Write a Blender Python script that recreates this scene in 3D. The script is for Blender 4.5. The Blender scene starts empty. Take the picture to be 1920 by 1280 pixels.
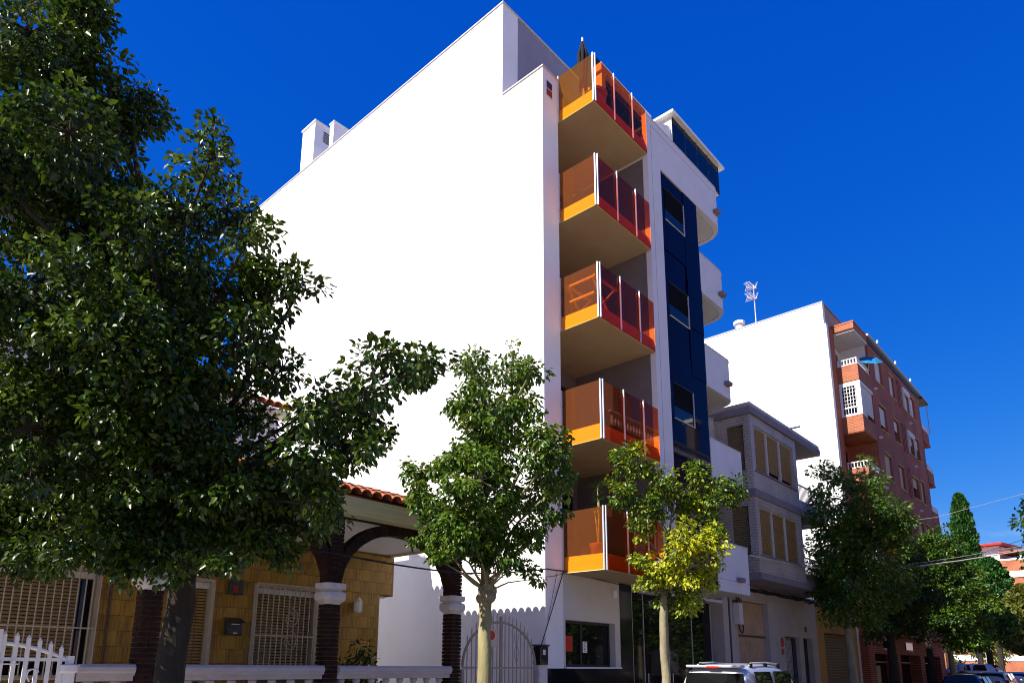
import bpy, math, random
import numpy as np
from mathutils import Vector, Matrix
random.seed(7); rng = np.random.default_rng(11)
scene = bpy.context.scene
col = scene.collection
R = math.radians

# ------------------------------------------------------------------ camera
cam_d = bpy.data.cameras.new('camera'); cam = bpy.data.objects.new('camera', cam_d); col.objects.link(cam)
cam_d.sensor_fit = 'HORIZONTAL'; cam_d.sensor_width = 36.0
cam_d.lens = 36.0*1311.6/1920; cam_d.shift_x = 27/1920; cam_d.shift_y = 317/1920
cam_d.clip_start = .05; cam_d.clip_end = 3000
yaw, pitch, roll = R(47.115), R(12.354), R(0.539)
fw = Vector((math.sin(yaw)*math.cos(pitch), math.cos(yaw)*math.cos(pitch), math.sin(pitch)))
r0 = Vector((math.cos(yaw), -math.sin(yaw), 0)); u0 = r0.cross(fw)
rt = math.cos(roll)*r0 + math.sin(roll)*u0; up = -math.sin(roll)*r0 + math.cos(roll)*u0
m = Matrix((rt, up, -fw)).transposed().to_4x4(); m.translation = Vector((-12.045, -9.73, 1.65))
cam.matrix_world = m
scene.camera = cam

# ------------------------------------------------------------------ sky, sun, exposure
SUN_EL, SUN_AZ = R(41.0), R(11.5)          # sun comes from -X, a little behind the facades
world = bpy.data.worlds.new('World'); scene.world = world; world.use_nodes = True
wn = world.node_tree; wn.nodes.clear()
wo = wn.nodes.new('ShaderNodeOutputWorld'); bg = wn.nodes.new('ShaderNodeBackground')
sky = wn.nodes.new('ShaderNodeTexSky'); sky.sky_type = 'NISHITA'; sky.sun_disc = False
sky.sun_elevation = SUN_EL; sky.sun_rotation = R(-90)+SUN_AZ
sky.altitude = 1500; sky.air_density = 1.0; sky.dust_density = 0.1; sky.ozone_density = 5.0
# polarised deep blue: saturate, then an even tone curve per channel
h0 = wn.nodes.new('ShaderNodeHueSaturation'); h0.inputs['Saturation'].default_value = 1.3; h0.inputs['Hue'].default_value = .525; wn.links.new(sky.outputs[0], h0.inputs['Color'])
sc_ = wn.nodes.new('ShaderNodeSeparateColor'); hsv = wn.nodes.new('ShaderNodeCombineColor'); wn.links.new(h0.outputs[0], sc_.inputs[0])
for ch, (k_, e_) in enumerate(((.62, 1.25), (1.07, .69), (2.55, .36))):
    pw = wn.nodes.new('ShaderNodeMath'); pw.operation = 'POWER'; pw.inputs[1].default_value = e_; wn.links.new(sc_.outputs[ch], pw.inputs[0])
    ml = wn.nodes.new('ShaderNodeMath'); ml.operation = 'MULTIPLY'; ml.inputs[1].default_value = k_; wn.links.new(pw.outputs[0], ml.inputs[0]); wn.links.new(ml.outputs[0], hsv.inputs[ch])
# a few thin far clouds low over the horizon
tc = wn.nodes.new('ShaderNodeTexCoord'); sep = wn.nodes.new('ShaderNodeSeparateXYZ')
wn.links.new(tc.outputs['Generated'], sep.inputs[0])
mp = wn.nodes.new('ShaderNodeMapping'); mp.inputs['Scale'].default_value = (1, 1, 3.2); wn.links.new(tc.outputs['Generated'], mp.inputs[0])
nz = wn.nodes.new('ShaderNodeTexNoise'); nz.inputs['Scale'].default_value = 9; nz.inputs['Detail'].default_value = 7; wn.links.new(mp.outputs[0], nz.inputs['Vector'])
cr = wn.nodes.new('ShaderNodeMapRange'); cr.inputs['From Min'].default_value = .55; cr.inputs['From Max'].default_value = .75; wn.links.new(nz.outputs['Fac'], cr.inputs['Value'])
el = wn.nodes.new('ShaderNodeMapRange'); el.inputs['From Min'].default_value = .19; el.inputs['From Max'].default_value = .07; wn.links.new(sep.outputs['Z'], el.inputs['Value'])
mu = wn.nodes.new('ShaderNodeMath'); mu.operation = 'MULTIPLY'; wn.links.new(cr.outputs[0], mu.inputs[0]); wn.links.new(el.outputs[0], mu.inputs[1])
mixc = wn.nodes.new('ShaderNodeMixRGB'); mixc.inputs[2].default_value = (4.2, 4.5, 5.2, 1)
wn.links.new(mu.outputs[0], mixc.inputs[0]); wn.links.new(hsv.outputs[0], mixc.inputs[1])
wn.links.new(mixc.outputs[0], bg.inputs['Color']); bg.inputs['Strength'].default_value = 0.09
wn.links.new(bg.outputs[0], wo.inputs['Surface'])
sun_d = bpy.data.lights.new('sun', 'SUN'); sun = bpy.data.objects.new('sun', sun_d); col.objects.link(sun)
sun_d.energy = 5.0; sun_d.angle = R(0.5); sun_d.color = (1.0, .93, .82)
sdir = Vector((-math.cos(SUN_EL)*math.cos(SUN_AZ), math.cos(SUN_EL)*math.sin(SUN_AZ), math.sin(SUN_EL)))
sun.rotation_euler = sdir.to_track_quat('Z', 'Y').to_euler(); sun.location = (-30, 5, 40)
vs = scene.view_settings; vs.view_transform = 'Standard'; vs.look = 'None'; vs.exposure = 0.95; vs.gamma = 1.0; vs.use_curve_mapping = False
scene.cycles.max_bounces = 8; scene.cycles.transparent_max_bounces = 16; scene.cycles.use_denoising = True; scene.cycles.filter_width = 1.05

# ------------------------------------------------------------------ materials
MATS = {}
def mat(name, c, rough=.7, c2=None, nscale=3.0, amt=1.0, bump=0.0, bscale=60, metal=0.0, spec=.25, stretch=(1, 1, 1), rnd=0.0, fine=0.0, coat=0.0, c3=None):
    """procedural principled material: base colour mottled by noise towards c2, stains c3, object-random value, fine bump"""
    mt = bpy.data.materials.new(name); mt.use_nodes = True; MATS[name] = mt
    nt = mt.node_tree; b = nt.nodes['Principled BSDF']
    b.inputs['Roughness'].default_value = rough; b.inputs['Metallic'].default_value = metal
    b.inputs['Specular IOR Level'].default_value = spec; b.inputs['Coat Weight'].default_value = coat
    tcn = nt.nodes.new('ShaderNodeTexCoord'); mpn = nt.nodes.new('ShaderNodeMapping'); mpn.inputs['Scale'].default_value = stretch
    nt.links.new(tcn.outputs['Object'], mpn.inputs[0])
    if c2 is None: c2 = tuple(x*.82 for x in c)
    n = nt.nodes.new('ShaderNodeTexNoise'); n.inputs['Scale'].default_value = nscale; n.inputs['Detail'].default_value = 6; n.inputs['Roughness'].default_value = .62
    nt.links.new(mpn.outputs[0], n.inputs['Vector'])
    rr = nt.nodes.new('ShaderNodeMapRange'); rr.inputs['From Min'].default_value = .35; rr.inputs['From Max'].default_value = .68; rr.inputs['To Max'].default_value = amt
    nt.links.new(n.outputs['Fac'], rr.inputs['Value'])
    mx = nt.nodes.new('ShaderNodeMixRGB'); mx.inputs[1].default_value = (*c, 1); mx.inputs[2].default_value = (*c2, 1)
    nt.links.new(rr.outputs[0], mx.inputs[0]); out = mx.outputs[0]
    if c3 is not None:
        n3 = nt.nodes.new('ShaderNodeTexNoise'); n3.inputs['Scale'].default_value = nscale*.31; n3.inputs['Detail'].default_value = 9; n3.inputs['Roughness'].default_value = .75
        nt.links.new(mpn.outputs[0], n3.inputs['Vector'])
        r3 = nt.nodes.new('ShaderNodeMapRange'); r3.inputs['From Min'].default_value = .56; r3.inputs['From Max'].default_value = .72; r3.inputs['To Max'].default_value = .8
        nt.links.new(n3.outputs['Fac'], r3.inputs['Value'])
        m3 = nt.nodes.new('ShaderNodeMixRGB'); m3.inputs[2].default_value = (*c3, 1); nt.links.new(out, m3.inputs[1]); nt.links.new(r3.outputs[0], m3.inputs[0]); out = m3.outputs[0]
    if rnd:
        oi = nt.nodes.new('ShaderNodeObjectInfo'); mr = nt.nodes.new('ShaderNodeMapRange'); mr.inputs['To Min'].default_value = 1-rnd; mr.inputs['To Max'].default_value = 1+rnd
        nt.links.new(oi.outputs['Random'], mr.inputs['Value'])
        hs = nt.nodes.new('ShaderNodeHueSaturation'); nt.links.new(mr.outputs[0], hs.inputs['Value']); nt.links.new(out, hs.inputs['Color']); out = hs.outputs[0]
    nt.links.new(out, b.inputs['Base Color'])
    if bump:
        nb = nt.nodes.new('ShaderNodeTexNoise'); nb.inputs['Scale'].default_value = bscale; nb.inputs['Detail'].default_value = 4
        nt.links.new(mpn.outputs[0], nb.inputs['Vector'])
        bp = nt.nodes.new('ShaderNodeBump'); bp.inputs['Strength'].default_value = bump; bp.inputs['Distance'].default_value = .02
        nt.links.new(nb.outputs['Fac'], bp.inputs['Height']); nt.links.new(bp.outputs[0], b.inputs['Normal'])
    return mt
def brickmat(name, c1, c2, mortar, bw, bh, ms, offset=.5, rough=.8, bump=.5):
    mt = bpy.data.materials.new(name); mt.use_nodes = True; MATS[name] = mt
    nt = mt.node_tree; b = nt.nodes['Principled BSDF']; b.inputs['Roughness'].default_value = rough; b.inputs['Specular IOR Level'].default_value = .3
    tcn = nt.nodes.new('ShaderNodeTexCoord'); s = nt.nodes.new('ShaderNodeSeparateXYZ'); nt.links.new(tcn.outputs['Object'], s.inputs[0])
    a = nt.nodes.new('ShaderNodeMath'); a.operation = 'ADD'; nt.links.new(s.outputs['X'], a.inputs[0]); nt.links.new(s.outputs['Y'], a.inputs[1])
    cb = nt.nodes.new('ShaderNodeCombineXYZ'); nt.links.new(a.outputs[0], cb.inputs[0]); nt.links.new(s.outputs['Z'], cb.inputs[1])
    bt = nt.nodes.new('ShaderNodeTexBrick'); bt.offset = offset; bt.inputs['Scale'].default_value = 1
    bt.inputs['Brick Width'].default_value = bw; bt.inputs['Row Height'].default_value = bh; bt.inputs['Mortar Size'].default_value = ms; bt.inputs['Mortar Smooth'].default_value = .2
    bt.inputs['Color1'].default_value = (*c1, 1); bt.inputs['Color2'].default_value = (*c2, 1); bt.inputs['Mortar'].default_value = (*mortar, 1)
    nt.links.new(cb.outputs[0], bt.inputs['Vector'])
    n = nt.nodes.new('ShaderNodeTexNoise'); n.inputs['Scale'].default_value = .9; n.inputs['Detail'].default_value = 6; nt.links.new(tcn.outputs['Object'], n.inputs['Vector'])
    mr = nt.nodes.new('ShaderNodeMapRange'); mr.inputs['From Min'].default_value = .3; mr.inputs['From Max'].default_value = .7; mr.inputs['To Min'].default_value = .72; mr.inputs['To Max'].default_value = 1.12
    nt.links.new(n.outputs['Fac'], mr.inputs['Value'])
    hs = nt.nodes.new('ShaderNodeHueSaturation'); nt.links.new(bt.outputs['Color'], hs.inputs['Color']); nt.links.new(mr.outputs[0], hs.inputs['Value'])
    nt.links.new(hs.outputs[0], b.inputs['Base Color'])
    bp = nt.nodes.new('ShaderNodeBump'); bp.inputs['Strength'].default_value = bump; bp.inputs['Distance'].default_value = .012; bp.invert = True
    nt.links.new(bt.outputs['Fac'], bp.inputs['Height']); nt.links.new(bp.outputs[0], b.inputs['Normal'])
    return mt
def tinted_glass(name, tint, gl=(.9, .9, .9), haze=0.0, rough=.02):
    mt = bpy.data.materials.new(name); mt.use_nodes = True; MATS[name] = mt
    nt = mt.node_tree; nt.nodes.clear(); o = nt.nodes.new('ShaderNodeOutputMaterial')
    t = nt.nodes.new('ShaderNodeBsdfTransparent'); t.inputs[0].default_value = (*tint, 1)
    g = nt.nodes.new('ShaderNodeBsdfGlossy'); g.inputs['Roughness'].default_value = rough; g.inputs['Color'].default_value = (*gl, 1)
    f = nt.nodes.new('ShaderNodeFresnel'); ge = nt.nodes.new('ShaderNodeNewGeometry'); io = nt.nodes.new('ShaderNodeMapRange')
    io.inputs['To Min'].default_value = 1.5; io.inputs['To Max'].default_value = 1/1.5; nt.links.new(ge.outputs['Backfacing'], io.inputs['Value']); nt.links.new(io.outputs[0], f.inputs[0])
    mx = nt.nodes.new('ShaderNodeMixShader'); nt.links.new(f.outputs[0], mx.inputs[0]); nt.links.new(t.outputs[0], mx.inputs[1]); nt.links.new(g.outputs[0], mx.inputs[2])
    dd = nt.nodes.new('ShaderNodeBsdfDiffuse'); dd.inputs[0].default_value = (.85, .33, .16, 1); m2 = nt.nodes.new('ShaderNodeMixShader'); m2.inputs[0].default_value = haze  # orange diffuse share put in for the bright sky reflected by the panes
    nt.links.new(mx.outputs[0], m2.inputs[1]); nt.links.new(dd.outputs[0], m2.inputs[2]); nt.links.new(m2.outputs[0], o.inputs['Surface']); return mt
def leafmat(name, cols, rough=.36, transl=.25, spec=.42):
    mt = bpy.data.materials.new(name); mt.use_nodes = True; MATS[name] = mt
    nt = mt.node_tree; b = nt.nodes['Principled BSDF']; o = nt.nodes['Material Output']
    b.inputs['Roughness'].default_value = rough; b.inputs['Specular IOR Level'].default_value = spec
    at = nt.nodes.new('ShaderNodeAttribute'); at.attribute_name = 'age'
    cr = nt.nodes.new('ShaderNodeValToRGB'); e = cr.color_ramp.elements
    e[0].position = 0; e[0].color = (*cols[0], 1); e[1].position = 1; e[1].color = (*cols[-1], 1)
    for i, c in enumerate(cols[1:-1]):
        q = e.new((i+1)/(len(cols)-1)); q.color = (*c, 1)
    nt.links.new(at.outputs['Fac'], cr.inputs[0]); nt.links.new(cr.outputs[0], b.inputs['Base Color'])
    tr = nt.nodes.new('ShaderNodeBsdfTranslucent'); hs = nt.nodes.new('ShaderNodeHueSaturation'); hs.inputs['Value'].default_value = 1.3; hs.inputs['Hue'].default_value = .485
    nt.links.new(cr.outputs[0], hs.inputs['Color']); nt.links.new(hs.outputs[0], tr.inputs[0])
    mx = nt.nodes.new('ShaderNodeMixShader'); mx.inputs[0].default_value = transl
    nt.links.new(b.outputs[0], mx.inputs[1]); nt.links.new(tr.outputs[0], mx.inputs[2]); nt.links.new(mx.outputs[0], o.inputs['Surface'])
    return mt

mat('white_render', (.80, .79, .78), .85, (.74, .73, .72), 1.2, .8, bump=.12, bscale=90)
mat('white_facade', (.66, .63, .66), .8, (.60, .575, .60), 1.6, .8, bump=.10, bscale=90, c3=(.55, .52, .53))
mat('white_paint', (.82, .81, .79), .45, (.74, .73, .70), 8, .6)
mat('aged_white', (.62, .59, .57), .8, (.50, .47, .45), 4, .9, bump=.15, c3=(.36, .33, .31))
mat('cap_metal', (.55, .52, .52), .5, (.45, .42, .42), 5, .6)
mat('soffit_plaster', (.60, .57, .53), .9, (.53, .50, .46), 2, .7)
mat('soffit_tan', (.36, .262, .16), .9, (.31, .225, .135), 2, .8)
mat('bounce_tinted_render', (.60, .545, .49), .85, (.54, .485, .435), 1.6, .8, bump=.1, c3=(.48, .43, .385))  # shaded white wall: warm bounce off the street put into its colour
mat('grille_paint', (.40, .35, .28), .6, (.32, .27, .21), 6, .8)
mat('bark_green', (.32, .285, .15), .9, (.21, .185, .085), 4, 1, bump=.5, bscale=30, stretch=(1, 1, .35), c3=(.42, .38, .24))
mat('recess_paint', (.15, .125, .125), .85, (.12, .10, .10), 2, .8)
mat('gate_paint', (.34, .285, .25), .6, (.27, .21, .18), 6, .9)
mat('stone_white', (.50, .455, .44), .8, (.42, .375, .36), 4, .9, bump=.15, c3=(.30, .27, .26))
mat('setback_grey', (.26, .25, .31), .85, (.22, .21, .27), 2, .8, bump=.1)
mat('steel', (.72, .73, .76), .38, (.62, .62, .65), 6, .5, metal=.55, spec=.5)
mat('dark_metal', (.03, .03, .033), .4, (.045, .045, .045), 10, .6)
mat('rust_metal', (.06, .045, .04), .7, (.11, .07, .05), 12, .9)
mat('black_stone', (.008, .008, .010), .08, (.014, .014, .017), 14, .8, spec=.3)
mat('dark_glass', (.005, .005, .007), .03, (.007, .007, .009), 4, .5, spec=.3)
mat('old_plaster', (.47, .405, .37), .85, (.39, .33, .30), 2.2, .9, bump=.15, c3=(.33, .25, .21))
mat('black_slat', (.008, .008, .012), .85, spec=.04)
mat('navy_glass', (.003, .001, .016), .03, (.003, .001, .02), 3, .5, bump=.012, bscale=3.2, spec=.055)
mat('penthouse_glass', (.002, .003, .014), .05, (.002, .003, .012), 3, .5, spec=.15)
mat('asphalt', (.105, .098, .088), .9, (.085, .08, .072), 1.2, .9, bump=.4, bscale=160, c3=(.075, .072, .068))
mat('pavement', (.44, .37, .29), .85, (.37, .31, .24), 1.5, .9, bump=.2, bscale=80, rnd=.08)
mat('kerb_stone', (.38, .37, .35), .8, (.30, .29, .28), 4, .9, bump=.2)
mat('plaza', (.40, .34, .27), .9, (.28, .25, .21), 1.2, .9, bump=.2)
mat('soil', (.09, .065, .045), .95, (.06, .045, .03), 6, .9, bump=.5)
mat('wood_tile', (.33, .19, .026), .5, (.15, .078, .011), 6, 1.0, bump=.3, bscale=14, stretch=(4, 4, .28), rnd=.16, c3=(.13, .062, .012))
mat('backing', (.16, .10, .04), .9)
mat('old_brick', (.032, .013, .009), .9, (.016, .008, .006), 9, .9, bump=.4, bscale=40, rnd=.28)
mat('terracotta', (.36, .115, .05), .8, (.25, .078, .036), 6, .9, bump=.3, bscale=40, rnd=.2, c3=(.22, .11, .07))
mat('fascia', (.58, .53, .30), .6, (.50, .45, .25), 3, .7)
mat('shutter', (.31, .195, .068), .55, (.24, .145, .048), 5, .8, rnd=.06)
mat('shutter_dark', (.26, .19, .10), .6, (.20, .14, .07), 5, .8, rnd=.06)
mat('shutter_white', (.70, .68, .66), .6, (.60, .58, .56), 4, .7, rnd=.06)
mat('shutter_cream', (.55, .45, .32), .6, (.48, .38, .27), 4, .7, rnd=.08)
mat('ochre', (.50, .28, .07), .85, (.42, .22, .05), 3, .9, bump=.15)
mat('ochre_sill', (.52, .36, .13), .7)
mat('mauve_band', (.22, .185, .20), .8, (.17, .145, .155), 3, .8, bump=.1)
mat('garage_metal', (.46, .29, .17), .6, (.34, .20, .11), 3, .9, c3=(.30, .17, .10))
mat('red_paint', (.55, .03, .02), .5); mat('blue_paint', (.02, .03, .14), .5); mat('dull_red', (.28, .02, .02), .5)
mat('red_light', (.6, .015, .01), .15, coat=.6); mat('clear_light', (.8, .8, .8), .1)
mat('car_silver', (.56, .57, .60), .28, (.54, .55, .58), 2, .4, metal=.35, coat=.5, spec=.4)
mat('car_white', (.8, .8, .79), .3, (.78, .78, .77), 2, .4, coat=.5)
mat('car_dark', (.012, .013, .018), .25, (.012, .013, .016), 2, .4, coat=.35)
mat('car_glass', (.008, .009, .010), .03, spec=.6)
mat('rubber', (.02, .02, .02), .85, (.03, .03, .03), 20, .6)
mat('blue_cloth', (.012, .17, .36), .8, (.012, .14, .30), 5, .7)
mat('black_cloth', (.012, .012, .014), .9); mat('beige_cloth', (.62, .52, .36), .9)
mat('wood', (.50, .33, .14), .6, (.38, .24, .09), 9, .9, stretch=(1, 1, .3))
mat('brown_wood', (.17, .09, .05), .6, (.12, .06, .035), 6, .9)
mat('bark', (.30, .265, .17), .9, (.19, .165, .095), 5, 1, bump=.6, bscale=26, stretch=(1, 1, .45), c3=(.13, .11, .075))
mat('bark_dark', (.045, .036, .027), .95, (.022, .018, .014), 7, 1, bump=.8, bscale=22, stretch=(1, 1, .4))
mat('cream_wall', (.30, .225, .14), .85, (.26, .19, .12), 1.5, .8, bump=.1)
mat('pink_wall', (.34, .27, .23), .85, (.29, .23, .19), 1.5, .8)
mat('cable', (.025, .024, .023), .6); mat('cable_grey', (.50, .48, .44), .6)
mat('skin', (.45, .26, .18), .6); mat('shirt', (.50, .56, .68), .85); mat('jeans', (.03, .05, .14), .9); mat('hair', (.02, .015, .012), .8)
mat('purple_cloth', (.28, .08, .40), .8)
mat('hill', (.10, .13, .15), .95, (.08, .11, .11), .02, .9)
brickmat('red_brick', (.37, .070, .018), (.25, .042, .013), (.40, .19, .13), .28, .088, .016)
brickmat('orange_brick', (.42, .115, .045), (.33, .088, .036), (.42, .22, .14), .25, .075, .011)
brickmat('grey_tile', (.48, .405, .35), (.43, .365, .315), (.30, .25, .22), .22, .095, .013, rough=.4, bump=.4)
brickmat('cream_brick', (.45, .38, .30), (.38, .31, .25), (.30, .25, .2), .25, .075, .01)
tinted_glass('orange_glass', (.99, .74, .08), (.6, .45, .35), .05); tinted_glass('shaded_orange_glass', (.93, .40, .10), (.58, .38, .28), .012); tinted_glass('clear_glass', (.75, .8, .8))  # front panes: same orange glass, their shade put into a redder, deeper tint
leafmat('leaf_dark', [(.009, .026, .0025), (.032, .070, .004), (.115, .175, .016)], rough=.36, transl=.30, spec=.45)
leafmat('leaf_mid', [(.019, .055, .004), (.062, .132, .008), (.150, .225, .014)], rough=.38, transl=.33)
leafmat('leaf_gold', [(.028, .075, .006), (.10, .175, .009), (.31, .36, .012), (.50, .47, .015)])
leafmat('leaf_cypress', [(.012, .060, .006), (.022, .10, .009), (.05, .15, .014)], rough=.6, transl=.1)
leafmat('leaf_olive', [(.06, .09, .012), (.13, .15, .02), (.20, .18, .025)], rough=.5)

# ------------------------------------------------------------------ mesh helpers
class MB:
    def __init__(s): s.v = []; s.f = []
    def _add(s, vs, fs):
        o = len(s.v); s.v += [tuple(p) for p in vs]; s.f += [tuple(i+o for i in f) for f in fs]; return s
    def box(s, x0, x1, y0, y1, z0, z1):
        return s._add([(x0,y0,z0),(x1,y0,z0),(x1,y1,z0),(x0,y1,z0),(x0,y0,z1),(x1,y0,z1),(x1,y1,z1),(x0,y1,z1)],
                      [(3,2,1,0),(4,5,6,7),(0,1,5,4),(1,2,6,5),(2,3,7,6),(3,0,4,7)])
    def bar(s, a, b, w, h=None, upv=(0,0,1)):
        h = h or w; a = Vector(a); b = Vector(b); d = (b-a).normalized(); u = Vector(upv)
        if abs(d.dot(u)) > .95: u = Vector((0,1,0))
        r = d.cross(u).normalized(); u = r.cross(d).normalized(); r *= w/2; u *= h/2
        return s._add([a-r-u,a+r-u,a+r+u,a-r+u,b-r-u,b+r-u,b+r+u,b-r+u], [(0,1,2,3),(7,6,5,4),(0,4,5,1),(1,5,6,2),(2,6,7,3),(3,7,4,0)])
    def tube(s, pts, rad, n=8, cap=True):
        pts = [Vector(p) for p in pts]; k = len(pts)
        if not hasattr(rad, '__len__'): rad = [rad]*k
        vs = []; pr = None
        for i, p in enumerate(pts):
            d = (pts[min(i+1,k-1)]-pts[max(i-1,0)]).normalized()
            u = pr if pr is not None and abs(pr.dot(d)) < .95 else (Vector((0,0,1)) if abs(d.z) < .9 else Vector((1,0,0)))
            r = d.cross(u).normalized(); u = r.cross(d).normalized(); pr = u
            for j in range(n):
                a = 2*math.pi*j/n; vs.append(p + (r*math.cos(a)+u*math.sin(a))*rad[i])
        fs = [(i*n+j, i*n+(j+1)%n, (i+1)*n+(j+1)%n, (i+1)*n+j) for i in range(k-1) for j in range(n)]
        if cap: fs += [tuple(range(n))[::-1], tuple((k-1)*n+j for j in range(n))]
        return s._add(vs, fs)
    def lathe(s, prof, c=(0,0,0), n=12, square=False):
        vs = []
        for r, z in prof:
            for j in range(n):
                a = 2*math.pi*(j+.5)/n
                k = 1/max(abs(math.cos(a)), abs(math.sin(a))) if square else 1
                vs.append((c[0]+r*k*math.cos(a), c[1]+r*k*math.sin(a), c[2]+z))
        k = len(prof)
        fs = [(i*n+j, i*n+(j+1)%n, (i+1)*n+(j+1)%n, (i+1)*n+j) for i in range(k-1) for j in range(n)]
        fs += [tuple(range(n))[::-1], tuple((k-1)*n+j for j in range(n))]
        return s._add(vs, fs)
    def prism(s, poly, axis, a, b):
        """poly: 2D points; axis 'x': (y,z), 'y': (x,z), 'z': (x,y) extruded a..b"""
        def P(p, t): return {'x': (t,p[0],p[1]), 'y': (p[0],t,p[1]), 'z': (p[0],p[1],t)}[axis]
        n = len(poly)
        return s._add([P(p,a) for p in poly]+[P(p,b) for p in poly],
                      [tuple(range(n))[::-1], tuple(range(n,2*n))]+[(i,(i+1)%n,n+(i+1)%n,n+i) for i in range(n)])
    def strip(s, outer, inner, axis, a, b):
        """closed shell between two polylines of equal length"""
        return [s.prism([outer[i],outer[i+1],inner[i+1],inner[i]], axis, a, b) for i in range(len(outer)-1)]
    def mesh(s, name, off=(0,0,0), fix=True):
        me = bpy.data.meshes.new(name)
        me.from_pydata([(x-off[0],y-off[1],z-off[2]) for x,y,z in s.v], [], s.f)
        if fix:
            import bmesh
            bm = bmesh.new(); bm.from_mesh(me); bmesh.ops.recalc_face_normals(bm, faces=bm.faces); bm.to_mesh(me); bm.free()
        return me
    def build(s, name, material, parent=None, smooth=False, bevel=0, **k):
        off = (0,0,0)
        if parent is not None:
            r = parent
            while r.parent is not None: r = r.parent
            off = r.get('_o', (0,0,0))
        me = s.mesh(name, off); me.materials.append(MATS[material] if isinstance(material, str) else material)
        if smooth: me.shade_smooth() if hasattr(me,'shade_smooth') else None
        o = bpy.data.objects.new(name, me); col.objects.link(o); o.parent = parent
        if bevel:
            bv = o.modifiers.new('bevel','BEVEL'); bv.width = bevel; bv.segments = 2; bv.limit_method = 'ANGLE'; bv.angle_limit = R(40)
        return tag(o, **k)
def tag(o, label=None, cat=None, group=None, kind=None):
    if label: o['label'] = label
    if cat: o['category'] = cat
    if group: o['group'] = group
    if kind: o['kind'] = kind
    return o
def thing(name, loc, label, cat, group=None):
    o = bpy.data.objects.new(name, None); col.objects.link(o); o.location = loc; o['_o'] = tuple(loc); o.empty_display_size = .2
    return tag(o, label, cat, group)
def inst(name, me, parent, loc, rot=None, scale=None):
    """one more object sharing a mesh; loc in world coordinates of the unrotated parent thing"""
    o = bpy.data.objects.new(name, me); col.objects.link(o); o.parent = parent
    r = parent
    while r is not None and r.parent is not None: r = r.parent
    off = r.get('_o', (0,0,0)) if r is not None else (0,0,0)
    o.location = (loc[0]-off[0], loc[1]-off[1], loc[2]-off[2])
    if rot: o.rotation_euler = rot
    if scale: o.scale = scale
    return o
def prep(mb, name, material, smooth=False):
    me = mb.mesh(name); me.materials.append(MATS[material])
    if smooth: me.shade_smooth()
    return me
def text_mesh(s, size, name='lettering'):
    cu = bpy.data.curves.new(name,'FONT'); cu.body = s; cu.size = size; cu.align_x = 'CENTER'; cu.align_y = 'CENTER'; cu.extrude = .002
    t = bpy.data.objects.new('t', cu); col.objects.link(t)
    bpy.context.view_layer.update()
    me = bpy.data.meshes.new_from_object(t.evaluated_get(bpy.context.evaluated_depsgraph_get())); bpy.data.objects.remove(t); bpy.data.curves.remove(cu); return me
def slats(mb, x0, x1, z0, z1, pitch, y, depth=.018, axis='y'):
    """roller shutter: rounded slats one above the other, facing -Y (axis y) or -X (axis x)"""
    n = max(1, int((z1-z0)/pitch)); p = (z1-z0)/n
    for i in range(n):
        a = z0+i*p; prof = [(y,a+.004),(y-depth*.8,a+p*.22),(y-depth,a+p*.5),(y-depth*.8,a+p*.8),(y,a+p-.004),(y+.012,a+p*.5)]
        if axis == 'y': mb.prism(prof,'x',x0,x1)
        else: mb.prism([(q[0],q[1]) for q in prof],'y',x0,x1)
    return mb
# ------------------------------------------------------------------ ground, road, pavement
MB().box(-400,600,-400,400,-1.0,-.016).build('ground','plaza',kind='structure')
MB().box(-200,300,-8.6,-2.12,-.3,0).build('road','asphalt',kind='structure')
pv = MB().box(-200,300,-2.0,1.0,-.3,.12).build('pavement','pavement',kind='structure')
MB().box(-200,300,-12.0,-8.75,-.3,.12).build('opposite_pavement','pavement',kind='structure')
MB().box(-10.6,-7.2,-3.1,-2.121,-.3,.12).build('kerb_extension','pavement',kind='structure')
kb = prep(MB().box(0,.99,0,.12,-.3,.128),'kerb_stone','kerb_stone')
kerb = MB().box(-200,300,-2.11,-2.01,-.35,.10).build('kerb','kerb_stone',kind='structure')
for i in range(64): inst('kerb_stone',kb,kerb,(-14+i,-2.12,0))
MB().box(-200,300,-8.75,-8.6,-.3,.13).build('opposite_kerb','kerb_stone',kind='structure')
MB().box(-200,300,-4.32,-4.22,-.01,.004).build('parking_line','white_paint',kind='structure')
# far hill line
hv = MB(); n = 40
for i in range(n):
    a0 = R(60+i*70/n); a1 = R(60+(i+1)*70/n)
    h = lambda a: 26+46*max(0,math.sin(a*9.3+.6))*.5+14*math.sin(a*23+1)
    d = 900
    p0 = (d*math.sin(a0),d*math.cos(a0)); p1 = (d*math.sin(a1),d*math.cos(a1))
    hv._add([(*p0,-5),(*p1,-5),(p1[0]*1.4,p1[1]*1.4,-5),(p0[0]*1.4,p0[1]*1.4,-5),(p0[0]*1.15,p0[1]*1.15,h(a0)),(p1[0]*1.15,p1[1]*1.15,h(a1))],[(0,1,5,4),(3,4,5,2)])
hv.build('hill','hill',smooth=True,kind='structure')

# ------------------------------------------------------------------ white apartment building with orange balconies
B = thing('apartment_building',(0,0,0),'tall white apartment building with orange glass corner balconies and blind sunlit side wall','apartment building')
FY = -1.14; FL = [3.69+3*k for k in range(5)]
side = MB().prism([(0,0),(15.95,0),(15.95,20.08),(1.43,20.08),(1.43,16.97),(0,16.97)],'x',0,.64).build('side_wall','white_render',B)
cp = MB().box(-.03,.67,1.40,15.98,20.085,20.125); cp.box(-.03,.67,-.03,1.40,16.975,17.015); cp.build('coping','cap_metal',side)
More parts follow.
